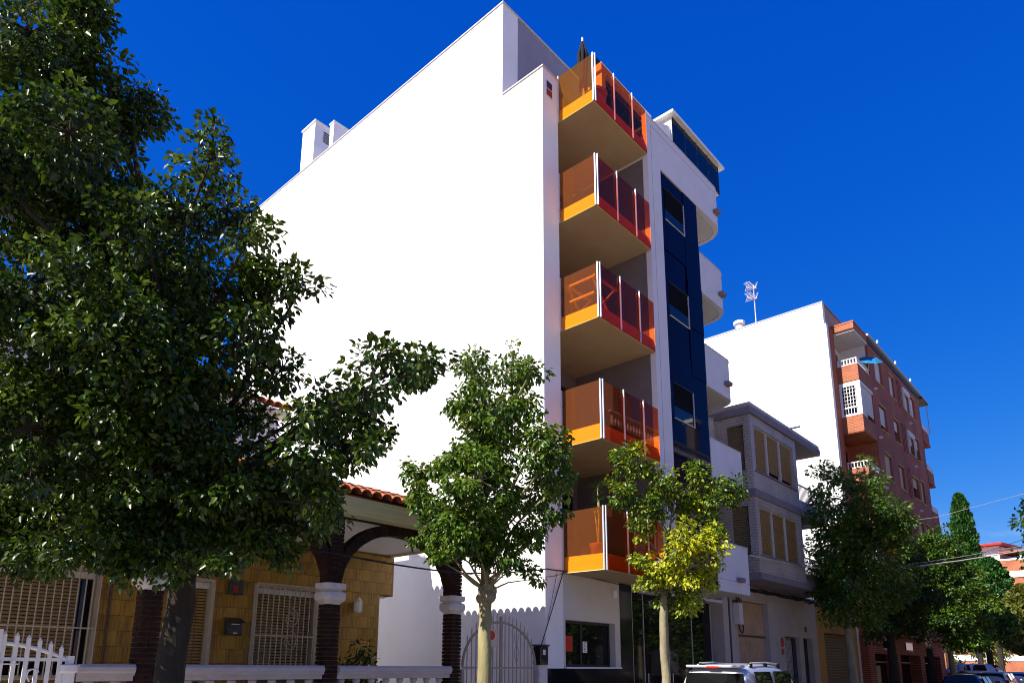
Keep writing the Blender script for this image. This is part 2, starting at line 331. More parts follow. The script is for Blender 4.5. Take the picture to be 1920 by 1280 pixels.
# faint construction joints in the side wall
for y in (5.4,10.4): MB().box(-.003,.01,y,y+.010,4.5,20.06).build('joint','mauve_band',side)
MB().box(.64,4.2,1.43,1.6,15.97,20.08).build('setback_wall','setback_grey',B)
MB().box(.672,4.23,1.40,1.63,20.085,20.125).build('coping','cap_metal',B)
MB().box(.64,8.2,2.0,15.9,0,15.6).build('rear_block','white_facade',B)
MB().box(.64,3.0,1.6,15.9,15.6,19.9).build('upper_block','white_facade',B)
# chimneys on the side wall
ch = MB().box(.02,.9,11.22,12.1,20.13,21.95).build('chimney','white_render',B)
MB().box(-.02,.94,11.18,12.14,21.955,22.03).build('chimney_cap','white_paint',ch)
for i in range(5): MB().box(.4,.85,11.205,11.218,21.28+i*.1,21.33+i*.1).build('vent_slat','dark_metal',ch)
c2 = MB().box(.02,1.6,9.9,10.15,20.13,21.15).build('chimney','white_render',B)
MB().box(-.01,1.63,9.86,10.19,21.155,21.2).build('chimney_cap','white_paint',c2)
# front pillar cap plate sign
sg = MB().box(.14,.38,-.02,-.002,16.2,16.66).build('alarm_sign','cap_metal',B)
MB().box(.155,.365,-.026,-.021,16.44,16.64).build('sign_panel','blue_paint',sg); MB().box(.155,.365,-.026,-.021,16.22,16.40).build('sign_panel','dull_red',sg)

# balconies
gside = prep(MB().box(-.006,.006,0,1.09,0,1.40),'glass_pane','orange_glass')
for k,z in enumerate(FL):
    bal = MB().box(.675,3.24,-1.10,2.0,z,z+.27).build('balcony','white_render',B)
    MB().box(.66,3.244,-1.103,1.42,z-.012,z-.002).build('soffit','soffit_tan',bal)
    up_ = MB(); up_.box(.69,.80,-1.085,-.002,z+.271,z+.37); up_.box(.80,3.24,-1.085,-.97,z+.271,z+.37); up_.build('upstand','white_render',bal)
    MB().box(.66,3.245,-1.125,-1.105,z-.006,z+.03).build('drip_edge','ochre_sill',bal)
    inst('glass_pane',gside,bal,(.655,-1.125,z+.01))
    xs = [.668,1.575,2.47,3.245]
    for a,b in zip(xs,xs[1:]):
        MB().box(a+.012,b-.012,-1.141,-1.129,z+.01,z+1.41).build('glass_pane','shaded_orange_glass',bal)
    for (x,y,w) in ((.645,-1.135,.03),(.70,-1.172,.03),(1.575,-1.172,.028),(2.47,-1.172,.028),(.648,-.012,.026)):
        MB().box(x-w/2,x+w/2,y-w/2,y+w/2,z-.01,z+1.43).build('post','steel',bal)
    for zz in (.35,1.05): MB().tube([(.64,-.03,z+zz),(.60,-.05,z+zz)],.018,6).build('bracket','steel',bal)
    if k<4:   # sliding doors at the back of the recess
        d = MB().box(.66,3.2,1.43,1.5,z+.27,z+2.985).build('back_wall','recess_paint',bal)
        for a in (.95,1.95):
            MB().box(a,a+.98,1.40,1.425,z+.3,z+2.5).build('sliding_door','dark_glass',d)
            f = MB(); 
            for q in ((a,a+.05),(a+.93,a+.98)): f.box(q[0],q[1],1.385,1.40,z+.3,z+2.5)
            f.box(a+.05,a+.93,1.385,1.40,z+2.44,z+2.5); f.build('door_frame','dark_metal',d)
# recess side wall, front panel column, upper band
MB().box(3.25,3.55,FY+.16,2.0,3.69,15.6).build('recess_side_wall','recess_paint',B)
fp = MB().box(3.25,3.95,FY,FY+.16,3.69,15.6).build('front_panel','white_facade',B)
MB().box(3.47,3.478,FY-.003,FY+.01,3.7,16.76).build('joint','mauve_band',fp)
def outline(x1, rad, y0, y1, xs=6.15, n=12, off=0):
    """front edge from xs, rounded corner at x1, back to y1"""
    rr = rad-off; pts = [(xs, y0+off)]
    if rad > .01:
        for i in range(n+1):
            a = R(-90+90*i/n); pts.append((x1-rad+rr*math.cos(a), y0+rad+rr*math.sin(a)))
    else: pts.append((x1-off,y0+off))
    pts.append((x1-off,y1)); return pts
def terrace(name, zb, zp, rad, xs=6.15, slabtop=None, material='white_facade'):
    o = outline(8.2,rad,FY,.9,xs); i_ = outline(8.2,rad,FY,.9,xs,off=.14)
    mb = MB(); mb.strip(o,i_,'z',zb,zp); t = mb.build(name,material,B)
    mb = MB().prism(i_+[(xs,.9)],'z',zb+.012,zb+.26); mb.build('floor_slab','soffit_plaster',t)
    mb = MB(); o2 = outline(8.215,rad+.015,FY-.015,.9,xs); i2 = outline(8.215,rad+.015,FY-.015,.9,xs,off=.17); mb.strip(o2,i2,'z',zp+.001,zp+.03); mb.build('coping','cap_metal',t)
    return t
band = terrace('upper_band',15.6,17.0,.75,xs=3.25)
MB().box(3.47,7.4,FY-.004,FY+.01,16.765,16.773).build('joint','mauve_band',band)
T = []
for zb,zp,rad in ((12.65,13.97,.75),(9.66,10.95,.6),(6.88,8.05,.0),(3.69,5.08,.0)):
    T.append(terrace('terrace',zb,zp,rad))
MB().box(6.2,8.19,FY-.004,FY+.005,4.02,4.028).build('joint','mauve_band',T[3])
for k,z in enumerate((16.0,13.07,10.07,4.06)):
    w = MB().prism([(7.30,z-.05),(7.56,z-.05),(7.60,z+.07),(7.30,z+.07)],'y',FY-.16,FY-.005).build('wall_lamp','mauve_band',band if k==0 else T[k-1 if k<3 else 3],bevel=.008)
MB().box(6.15,7.6,.9,1.05,3.69,15.6).build('terrace_back_wall','white_facade',B)
for z in (4.0,7.0,10.0,13.0): MB().box(6.4,7.5,.87,.895,z,z+2.1).build('terrace_door','dark_glass',B)
MB().box(7.6,8.15,.9,2.0,3.69,15.5).build('terrace_pier','white_facade',B)
# glossy navy cladding strip made of panels, with three windows
strip = MB().box(3.95,6.15,FY+.05,.9,3.69,15.6).build('cladding_strip','dark_metal',B)
def panel(x0,x1,z0,z1):
    o = MB().box(x0+.004,x1-.004,-.015,.015,z0+.004,z1-.004).build('cladding_panel','navy_glass',strip)
    o.location = (0,FY+.03,0); o.rotation_euler = (R(random.uniform(-.10,.10)),0,0); return o
wz = [(14.1,15.1),(11.12,12.12),(8.13,9.13),(5.15,6.15)]
zs = [3.69]
for a,b in sorted(wz):
    panel(3.95,5.27,zs[-1],(zs[-1]+a)/2) if a-zs[-1]>1.5 else None
    panel(3.95,5.27,(zs[-1]+a)/2 if a-zs[-1]>1.5 else zs[-1],a)
    panel(3.95,4.15,a,b); zs.append(b)
panel(3.95,5.27,15.1,15.6)
z = 3.69
while z < 15.5: z2 = min(z+1.5,15.6); panel(5.27,6.15,z,z2); z = z2
for a,b in wz:
    w = MB().box(4.16,5.26,FY+.03,FY+.049,a,b).build('window','dark_glass',strip)
    f = MB().box(4.15,5.28,FY-.006,FY+.03,a-.016,a-.002); f.build('sill','white_facade',w)
    MB().box(5.260,5.272,FY-.004,FY+.03,a,b+.02).build('frame','cap_metal',w)
    MB().box(4.15,5.255,FY-.006,FY+.03,b,b+.018).build('frame','dark_metal',w)
    s = slats(MB(),4.18,5.24,a+.35 if a>6 else a+.5,b-.02,.05,FY+.027,.012); s.build('shutter','black_slat',w)
# penthouse
ph = MB().box(4.95,8.05,-1.05,6,17.04,18.1).build('penthouse','white_render',B)
for i in range(4):
    x = 4.98+i*.77; MB().box(x,x+.72,-1.08,-1.055,17.08,18.06).build('window_pane','penthouse_glass',ph)
    MB().box(x+.722,x+.766,-1.085,-1.055,17.05,18.09).build('mullion','dark_metal',ph)
MB().box(4.8,8.3,-1.2,6.1,18.1,18.19).build('roof_slab','white_paint',B,bevel=.01)
MB().prism([(3.4,17.035),(4.93,17.035),(4.93,17.72),(4.85,17.72)],'y',-1.0,-.85).build('raking_parapet','white_render',B)
# top balcony frame and glass wall behind it
fr = MB().box(2.15,2.33,-.42,-.2,15.97,18.12).build('frame_post','white_paint',B)
MB().box(2.08,4.8,-.46,-.16,18.125,18.36).build('lintel','white_paint',B)
MB().box(2.34,4.9,-.33,-.30,15.97,18.12).build('glass_wall','dark_glass',B)
# ground floor
gw = MB().box(.0,.716,.002,.3,1.6,3.68); gw.box(.716,2.72,.002,.3,2.65,3.68); gw.box(2.72,2.95,.002,.3,1.6,3.68)
gw.v = [(max(v[0],.641) if v[2]<17 and v[0]<.001 else v[0],v[1],v[2]) for v in gw.v]
gw.build('shop_wall','bounce_tinted_render',B)
MB().box(-.012,.64,-.012,-.001,0,1.57).build('stone_base','black_stone',B)
MB().box(.642,2.95,-.012,.28,0,1.57).build('stone_base','black_stone',B)
MB().box(.70,2.95,-.03,.25,1.572,1.602).build('sill','white_paint',B)
win = MB().box(.72,2.718,.185,.20,1.605,2.648).build('shop_window','dark_glass',B)
fm = MB()
for a,b in ((.72,.78),(1.5,1.56),(2.66,2.715)): fm.box(a,b,.165,.184,1.605,2.648)
fm.box(.78,1.5,.166,.184,1.605,1.66); fm.box(.78,1.5,.166,.184,2.59,2.648); fm.box(1.56,2.66,.166,.184,1.605,1.66); fm.box(1.56,2.66,.166,.184,2.59,2.648)
fm.build('window_frame','dark_metal',win)
po = MB().box(1.60,1.77,.168,.176,1.93,2.19).build('poster','white_paint',win)
for s_,zz,sz in (('C',2.12,.15),('E',2.0,.13)):
    me = text_mesh(s_,sz); me.materials.append(MATS['red_paint']); o = inst('lettering',me,po,(1.685,.166,zz),(R(90),0,0))
MB().box(.87,1.2,.168,.178,1.95,2.3).build('notice_board','red_paint',win)
MB().box(2.62,2.78,-.05,-.002,3.28,3.46).build('junction_box','white_paint',B)
MB().box(2.95,3.5,-.01,.3,0,3.66).build('stone_pilaster','black_stone',B)
for i,(a,b) in enumerate(((3.52,4.6),(4.62,5.9),(5.92,7.3),(7.32,8.55))):
    pn = MB().box(a,b,.35,.38,.1,3.55).build('shop_glass','dark_glass',B)
    MB().box(b+.002,b+.018,.33,.36,.1,3.55).build('mullion','steel',pn)
    if i in (1,2): MB().tube([(a+.1,.30,1.0),(a+.1,.30,1.45)],.014,6).build('door_handle','steel',pn)
MB().box(3.5,3.516,-.008,.36,.1,3.6).build('mullion','steel',B)
MB().box(3.5,8.75,.0,2.0,3.56,3.68).build('lintel','white_facade',B)
MB().box(3.5,8.6,.6,.65,0,3.55).build('dark_lobby','black_stone',B)
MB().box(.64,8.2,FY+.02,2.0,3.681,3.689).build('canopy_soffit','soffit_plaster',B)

# things on the balconies
pr = thing('parasol',(1.05,-.55,15.96),'closed dark parasol on pole standing on the topmost orange balcony','parasol')
MB().tube([(1.05,-.55,15.97),(1.05,-.55,18.3)],.028,8).build('pole','cap_metal',pr)
fb = MB()
for i in range(7):
    a = i*2*math.pi/7; fb.tube([(1.05+.03*math.cos(a),-.55+.03*math.sin(a),18.15),(1.05+.12*math.cos(a+.2),-.55+.12*math.sin(a+.2),17.7),(1.05+.07*math.cos(a),-.55+.07*math.sin(a),17.0),(1.05+.10*math.cos(a),-.55+.10*math.sin(a),16.6)],[.02,.05,.045,.02],6)
fb.build('folded_canopy','black_cloth',pr,smooth=True)
MB().lathe([(.26,0),(.26,.05),(.06,.08),(.045,.3)],(1.05,-.55,15.97),14).build('base','cap_metal',pr,smooth=True)
ur = thing('planter',(1.75,-.45,15.96),'tall pale urn planter behind the glass of the topmost balcony','planter')
MB().lathe([(.16,0),(.18,.05),(.13,.12),(.2,.5),(.28,.8),(.3,.95),(.25,1.0)],(1.75,-.45,15.965),18).build('urn','beige_cloth',ur,smooth=True)
MB().lathe([(.32,0),(.34,.05),(.3,.08)],(1.75,-.45,16.97),18).build('rim','beige_cloth',ur)
cb = thing('cabinet',(.9,.5,15.96),'brown wooden cabinet against the wall on the topmost balcony','cabinet')
MB().box(.66,1.1,.15,.95,15.97,16.95).build('body','brown_wood',cb,bevel=.01)
for y in (.17,.56): MB().box(1.101,1.12,y,y+.37,16.0,16.92).build('door','brown_wood',cb)
ft = thing('folding_table',(1.3,-.4,9.96),'pale wooden folding table frame on the third balcony up','table')
zf = 9.965
for y in (-.9,-.15):
    MB().bar((.85,y,zf),(1.75,y,zf+.95),.045).build('leg','wood',ft); MB().bar((1.75,y+.05,zf),(.85,y+.05,zf+.95),.045).build('leg','wood',ft)
MB().box(.8,1.8,-.95,-.9,zf+.93,zf+.99).build('rail','wood',ft); MB().box(.8,1.8,-.15,-.1,zf+.93,zf+.99).build('rail','wood',ft)
MB().box(.82,.87,-.9,-.15,zf+.5,zf+.55).build('crossbar','wood',ft); MB().box(.82,.87,-.9,-.15,zf+.935,zf+.985).build('crossbar','wood',ft)

# ------------------------------------------------------------------ house across the street (shows in the cladding and balcony glass)
OP = thing('opposite_building',(24,-12,0),'cream apartment house across the street seen only as a reflection in the glass','building')
ow = MB().box(8,17.5,-22,-12,0,9).build('wall','pink_wall',OP); MB().box(17.5,34,-22,-12,0,14).build('wall','cream_wall',OP); MB().box(34,60,-22,-12,0,11).build('wall','pink_wall',OP)
for fl in range(4):
    for i in range(12):
        x = 9+i*2.1
        if x < 17 and fl > 2: continue
        if 16.2 < x < 17.8: continue
        w = MB().box(x,x+1.1,-11.99,-11.93,1.2+fl*3.1,2.7+fl*3.1).build('window','shutter_white',OP); MB().box(x-.08,x+1.18,-11.995,-11.85,1.1+fl*3.1,1.19+fl*3.1).build('sill','white_paint',w)
ba = prep(MB().lathe([(.05,0),(.09,.15),(.045,.5),(.06,.62)],n=8),'baluster','white_paint')
MB().box(17.5,34,-12.1,-11.9,14.7,14.82).build('rail','white_paint',OP)
for i in range(55): inst('baluster',ba,OP,(17.7+i*.3,-12,14.03))
for x,zt in ((20,18.2),(21.2,17.4),(26,18.6),(30,17.8)):
    c = MB().box(x,x+.6,-14,-13.4,14,zt).build('chimney','pink_wall',OP); MB().box(x-.12,x+.72,-14.12,-13.28,zt+.01,zt+.25).build('chimney_cap','white_paint',c)
# ------------------------------------------------------------------ old tiled building
O = thing('tiled_building',(9,0,0),'older two-storey building clad in small grey tiles with brown roller shutters over garage','building')
ow = MB()
ow.box(8.75,9.12,0,.4,.0,4.26); ow.box(9.26,9.75,0,.4,0,4.26); ow.box(9.75,12.15,0,.4,3.75,4.26); ow.box(12.15,13.6,0,.4,0,4.26)
ow.box(13.6,14.95,0,.4,2.72,4.26); ow.box(14.95,15.4,0,.4,0,4.26); ow.box(15.4,16.35,0,.4,2.72,4.26); ow.box(16.35,16.95,0,.4,0,4.26)
ow.build('ground_wall','old_plaster',O)
MB().box(8.75,16.9,.4,9,0,4.2).build('rear_block','aged_white',O); MB().box(9.1,15.9,.02,8,4.3,9.9).build('upper_block','aged_white',O)
MB().box(9.12,9.26,.05,.3,0,4.2).build('downpipe_gap','dark_metal',O); MB().tube([(9.19,.02,.1),(9.19,.02,4.2)],.05,8).build('downpipe','rust_metal',O)
MB().box(12.15,13.02,-.04,-.002,0,3.86).build('pier','old_plaster',O)
def gdoor(z0,z1,y):
    mb = MB(); n = 15
    for i in range(n):   # folded vertical ribs
        x = 9.77+i*(2.36/n); p = 2.36/n
        mb.prism([(x,y),(x+p*.5,y-.06),(x+p*.62,y-.055),(x+p*.98,y)],'z',z0,z1)
    return mb
gd = gdoor(.05,2.60,.18).build('garage_door','garage_metal',O); gdoor(2.66,3.74,.18).build('upper_panel','garage_metal',gd)
MB().box(9.76,12.14,.1,.2,2.602,2.658).build('rail','rust_metal',gd)
mb = MB().box(9.45,9.72,-.22,-.005,2.95,3.62); el = mb.build('meter_box','aged_white',O,bevel=.01)
MB().tube([(9.6,-.1,2.95),(9.66,-.12,2.75),(9.8,-.12,2.68),(9.9,-.12,2.8),(9.88,-.12,3.0)],.022,6).build('cable_loop','cable',el)
for i in range(9):
    z = 3.62+random.uniform(0,.35); x = 9.3+random.uniform(0,.45)
    MB().tube([(x,-.06,z),(x+.1,-.16,z+.05),(x+.25,-.08,z-.1)],.016,5).build('cable_loop','cable',el)
dr = MB().box(13.62,14.93,.2,.25,.05,2.7).build('grille_door','shutter_dark',O)
for i in range(9): MB().box(13.66+i*.12,13.675+i*.12,.17,.185,.1,2.6).build('bar','cap_metal',dr)
for i in range(16): MB().box(13.64,14.66,.186,.199,.15+i*.16,.165+i*.16).build('bar','cap_metal',dr)
fr_ = MB().box(14.68,14.93,.12,.19,.05,2.68).build('frame','dark_metal',dr)
MB().box(15.42,16.33,.2,.25,.05,2.7).build('entrance_door','black_stone',O)
nsg = thing('no_parking_sign',(13.35,-.05,2.4),'round red sign plate on the white pier beside the grille door','sign')
MB().prism([(13.32+.13*math.cos(i*math.pi/10),2.5+.17*math.sin(i*math.pi/10)) for i in range(20)],'y',-.02,-.004).build('disc','red_paint',nsg)
MB().box(13.22,13.42,-.02,-.004,2.08,2.27).build('plate','red_paint',nsg)
MB().box(15.62,15.82,-.02,-.003,2.95,3.15).build('number_plate','brown_wood',O)
# bay: x 9.05..12.95, front at -1.14
BX0,BX1 = 9.05,12.95
def bayfloor(z0,z1,wz0,wz1):
    mb = MB()
    mb.box(BX0,9.32,FY,FY+.25,z0,z1); mb.box(12.66,BX1,FY,FY+.25,z0,z1); mb.box(9.32,12.66,FY,FY+.25,z0,wz0); mb.box(9.32,12.66,FY,FY+.25,wz1,z1)
    mb.box(BX0,BX0+.25,FY+.25,-.9,z0,z1); mb.box(BX0,BX0+.25,-.33,.02,z0,z1); mb.box(BX0,BX0+.25,-.9,-.33,z0,wz0); mb.box(BX0,BX0+.25,-.9,-.33,wz1,z1)
    mb.box(BX1-.25,BX1,FY+.25,.02,z0,z1)
    b = mb.build('bay_wall','grey_tile',O)
    w = MB().box(9.33,12.65,FY+.17,FY+.2,wz0,wz1).build('window','dark_glass',b)
    for i in range(3):
        a = 9.34+i*1.105
        gap = (.03,.22,.20)[i] if z0>6 else (.05,.03,.05)[i]
        s = slats(MB(),a+.02,a+1.06,wz0+gap,wz1-.03,.075,FY+.13,.034); s.build('roller_shutter','shutter',w)
        if i: MB().box(a-.035,a+.015,FY+.05,FY+.15,wz0,wz1).build('mullion','cap_metal',w)
    MB().box(9.2,12.75,FY-.05,FY+.17,wz0-.05,wz0-.004).build('sill','mauve_band',w)
    MB().box(9.3,12.68,FY+.06,FY+.16,wz1-.028,wz1-.003).build('shutter_guide','cap_metal',w)
    s = slats(MB(),-.88,-.35,wz0+.05,wz1-.02,.075,BX0+.12,.034,axis='x').build('roller_shutter','shutter_dark',w)
    return b
bayfloor(4.46,6.87,5.05,6.6); bayfloor(7.11,9.6,7.76,9.28)
for z0,z1,pr_ in ((4.26,4.46,.05),(6.87,7.11,.05),(9.6,9.83,.08)):
    MB().box(BX0-pr_,BX1+.02,FY-pr_,.02,z0,z1).build('band','mauve_band',O)
rf = MB().box(BX0-.08,15.45,FY-.08,1,9.601,9.829); rf.v = [v for v in rf.v]
MB().box(BX1+.021,15.4,FY-.08,1.0,9.6,9.83).build('roof_overhang','mauve_band',O)
MB().box(BX0-.05,15.38,FY-.05,FY+.12,9.831,9.98).build('parapet','grey_tile',O); MB().box(BX0-.05,BX0+.12,FY+.121,.5,9.831,9.98).build('parapet','grey_tile',O)
MB().tube([(12.3,FY-.05,9.9),(12.3,FY-.45,9.9)],.035,8).build('rain_spout','cap_metal',O)
# recessed terraces right of the bay
for z in (7.11,4.46):
    t = MB().box(BX1+.021,15.9,FY+.02,FY+.17,z-.2,z+.35).build('terrace','mauve_band' if z<5 else 'aged_white',O)
    MB().box(BX1+.021,15.9,FY+.17,.02,z-.2,z-.05).build('floor_slab','mauve_band',t)
    MB().box(BX1+.03,15.9,FY+.06,FY+.10,z+.93,z+.97).build('rail','cap_metal',t)
    for i in range(24): MB().box(BX1+.08+i*.12,BX1+.10+i*.12,FY+.07,FY+.09,z+.35,z+.93).build('baluster_bar','cap_metal',t)
    MB().box(13.4,14.6,-.01,.015,z+.1,z+2.2).build('terrace_door','dark_glass',t)
mb = MB()
for i in range(5):
    a = random.uniform(0,.12); mb.tube([(8.9+j*.55,-.05-.03*math.sin(j+i),4.12-.05*math.sin(j*1.3+i)+a*.5) for j in range(15)],.022,5)
cbl = mb.build('wall_cables','cable',O)
# low garage between the tiled building and the brick block
G = thing('low_garage',(19.5,0,0),'low ochre garage building with roller shutter half hidden behind the street tree','building')
gm = MB(); gm.box(16.95,17.75,0,.4,0,4.1); gm.box(21.2,21.98,0,.4,0,4.1); gm.box(17.75,21.2,0,.4,3.0,4.1); gm.build('wall','ochre',G)
MB().box(16.95,21.98,.4,9,0,4.05).build('rear_block','cream_wall',G)
slats(MB(),17.77,21.18,.05,2.98,.11,.2).build('roller_shutter','shutter_dark',G)
MB().box(16.95,21.98,-.12,0,4.1,4.25).build('cornice','aged_white',G)

# ------------------------------------------------------------------ red brick block
K = thing('brick_building',(22,0,0),'red brick apartment block with white blind side wall and stacked corner balconies','apartment building')
KY = -.94; PZ = 2.61
# white party wall with raised rear part
MB().prism([(0,0),(14,0),(14,19.3),(.1,19.3),(.1,18.15),(0,18.15)],'x',22.0,22.3).build('side_wall','white_render',K)
MB().box(21.97,22.33,.07,14.03,19.305,19.35).build('coping','cap_metal',K)
MB().box(22.3,25.5,.1,.3,17.9,19.25).build('setback_wall','pink_wall',K); MB().box(22.3,25.5,.06,.34,19.255,19.30).build('coping','terracotta',K)
MB().box(22.31,23.05,0,.5,0,18.1).build('pillar','red_brick',K)
MB().box(22.3,37.4,.5,13.9,0,17.9).build('core','red_brick',K)
wins = [(26.2,27.5,1.35),(28.95,29.95,1.3),(31.75,33.1,1.25),(33.6,34.5,1.35)]
rows = [16.2-PZ*i for i in range(6)]      # sill heights, top to bottom
slots = (30.6,30.9,31.2)
# facade built from piers and spandrels so that the windows are real openings
xsn = [25.2]+[v for w in wins for v in w[:2]]+[35.9]
fm = MB()
for i in range(0,len(xsn),2):
    fm.box(xsn[i],xsn[i+1],KY,.5,3.1,18.0)
zt = 18.0
for (x0,x1,h) in wins:
    top = 18.0
    for s in rows[:5]:
        fm.box(x0,x1,KY,.5,s+h,top); top = s
    fm.box(x0,x1,KY,.5,3.1,top)
fac = fm.build('facade','red_brick',K)
mats = ['shutter_white','shutter_white','shutter_cream','shutter_cream','shutter_cream']
for r_,s in enumerate(rows[:5]):
    for c,(x0,x1,h) in enumerate(wins):
        w = MB().box(x0+.002,x1-.002,KY+.2,KY+.23,s,s+h).build('window','dark_glass',fac)
        drop = 0 if (r_,c) not in ((1,1),(1,2),(1,3),(2,2),(1,0)) else (.55,.25)[c==0]*h
        m_ = mats[r_]
        slats(MB(),x0+.01,x1-.01,s+drop+.02,s+h-.01,.09,KY+.11).build('roller_shutter',m_,w)
        MB().box(x0-.06,x1+.06,KY-.05,KY+.2,s-.06,s-.002).build('sill','ochre_sill',w)
        MB().box(x0-.02,x1+.02,KY-.03,KY+.001,s+h+.001,s+h+.06).build('lintel','ochre_sill',w)
        if c == 2 and r_ in (0,1):
            bx = MB(); bx.box(x0-.06,x0,KY-.09,KY-.001,s-.05,s+h+.1); bx.box(x1,x1+.06,KY-.09,KY-.001,s-.05,s+h+.1); bx.box(x0,x1,KY-.09,KY-.001,s+h-.2,s+h+.1); bx.build('shutter_box','shutter_white',w)
    for x in slots: MB().box(x,x+.1,KY-.03,KY-.001,s-.2,s+1.5).build('brick_rib','red_brick',fac)
    if r_<4:
        for x in (25.6,32.6): MB().lathe([(.10,0),(.12,.06),(.02,.14)],(x,KY-.06,s-.7),10).build('wall_lamp','shutter_white',fac)
MB().box(25.2,35.9,KY-.05,.5,17.985,18.25).build('roof_edge','dark_metal',K); MB().box(25.0,37.6,KY-.16,.5,18.26,18.36).build('gutter','cap_metal',K)
for x in (26.5,30.0,33.3): MB().tube([(x,KY-.18,18.33),(x,KY-.2,18.5)],.05,6).build('vent_pipe','shutter_white',K)
# stacked corner balconies at the left end
BXL,BXR = 23.05,25.2
MB().box(BXL-.1,BXR+.2,KY-.02,.5,17.95,18.25).build('roof_slab','orange_brick',K)
MB().box(BXL-.12,BXR+.2,KY-.05,.5,18.26,18.34).build('roof_cap','orange_brick',K)
MB().box(BXL,BXR,KY,.4,17.85,17.945).build('ceiling','shutter_white',K)
for i in range(5):
    zb = 15.3-PZ*i
    b = MB(); b.box(BXL,BXL+.12,KY,.0,zb,zb+.82); b.box(BXL+.12,BXR,KY,KY+.12,zb,zb+.82)
    bl = b.build('balcony','orange_brick',K)
    MB().box(BXL+.02,BXR,KY+.02,.4,zb-.03,zb+.05).build('floor_slab','orange_brick',bl)
    MB().box(BXL+.1,BXR+.02,.38,.48,zb+.05,zb+2.5).build('back_wall','shutter_white' if i==0 else 'red_brick',bl)
    MB().box(BXR-.02,BXR-.002,KY+.12,.38,zb+.05,zb+2.55).build('inner_wall','shutter_white' if i==0 else 'red_brick',bl)
    MB().box(23.5,24.6,.34,.375,zb+.1,zb+2.1).build('balcony_door','dark_glass',bl)
    if i == 1 or i == 4:   # glazed-in balcony
        g = MB(); g.box(BXL-.02,BXL+.1,KY-.02,KY+.18,zb+.83,zb+2.55); g.box(BXL-.02,BXL+.1,-.12,-.01,zb+.83,zb+2.55); g.box(BXL-.02,BXL+.1,KY+.18,-.12,zb+.83,zb+.93); g.box(BXL-.02,BXL+.1,KY+.18,-.12,zb+2.35,zb+2.55)
        g.box(BXL-.02,BXL+.08,KY+.18,-.12,zb+1.22,zb+1.30); g.box(BXL+.1,BXR,KY-.02,KY+.1,zb+2.42,zb+2.55)
        gl = g.build('glazing_frame','white_paint',bl)
        MB().box(BXL+.03,BXL+.045,KY+.18,-.12,zb+.9,zb+2.4).build('pane','dark_glass',gl)
        for q in range(5): MB().box(BXL,BXL+.03,KY+.18+q*.128+.03,KY+.18+q*.128+.05,zb+.93,zb+2.35).build('glazing_bar','white_paint',gl)
        for q in range(5): MB().box(BXL,BXL+.029,KY+.18,-.12,zb+1.45+q*.19,zb+1.468+q*.19).build('glazing_bar','white_paint',gl)
        slats(MB(),BXL+.12,BXR-1.1,zb+.84,zb+2.41,.09,KY+.06).build('blind','shutter_white',gl); slats(MB(),BXR-1.05,BXR-.02,zb+1.1,zb+2.41,.09,KY+.06).build('blind','shutter_white',gl)
    else:
        for (z_) in (.85,1.12): 
            MB().box(BXL+.02,BXL+.08,KY+.02,-.02,zb+z_,zb+z_+.04).build('rail','white_paint',bl); MB().box(BXL+.08,BXR,KY+.02,KY+.08,zb+z_,zb+z_+.04).build('rail','white_paint',bl)
        for q in range(7): MB().box(BXL+.03,BXL+.07,KY+.03+q*.14,KY+.07+q*.14,zb+.82,zb+1.12).build('baluster_bar','white_paint',bl)
        for q in range(14): MB().box(BXL+.2+q*.15,BXL+.24+q*.15,KY+.03,KY+.07,zb+.82,zb+1.12).build('baluster_bar','white_paint',bl)
ps = thing('parasol',(24.6,-1.0,16.0),'open blue beach parasol leaning over the top brick balcony','parasol')
pm = MB(); n = 8; ctr = Vector((24.7,-1.15,16.95)); ax = Vector((-.55,-.45,1)).normalized(); e1 = ax.cross(Vector((0,1,0))).normalized(); e2 = ax.cross(e1)
ring = [ctr+(e1*math.cos(i*2*math.pi/n)+e2*math.sin(i*2*math.pi/n))*.62-ax*.22 for i in range(n)]; mid = [ctr+(e1*math.cos(i*2*math.pi/n)+e2*math.sin(i*2*math.pi/n))*.35-ax*.06 for i in range(n)]
pm._add([ctr]+mid+ring,[(0,1+i,1+(i+1)%n) for i in range(n)]+[(1+i,1+n+i,1+n+(i+1)%n,1+(i+1)%n) for i in range(n)]); pm.build('canopy','blue_cloth',ps)
MB().tube([ctr,ctr-ax*1.4],.02,6).build('pole','white_paint',ps)
# balconies at the far right end
for i in range(5):
    zb = 15.3-PZ*i
    b = MB().box(35.92,37.5,KY-.02,.3,zb,zb+.8).build('end_balcony','red_brick',K)
    MB().box(35.95,37.55,KY-.06,.2,zb-.06,zb-.002).build('floor_slab','red_brick',b)
    MB().box(35.95,37.5,KY-.01,KY+.02,zb+.82,zb+1.15).build('railing','shutter_white',b)
    MB().box(35.95,37.3,-.1,-.05,zb+.8,zb+2.6).build('recess_wall','shutter_cream',b)
MB().box(35.95,37.6,KY-.2,.3,18.05,18.15).build('end_roof','dark_metal',K); MB().tube([(37.45,KY-.12,16.1),(37.45,KY-.12,18.1)],.03,6).build('awning_pole','cap_metal',K)
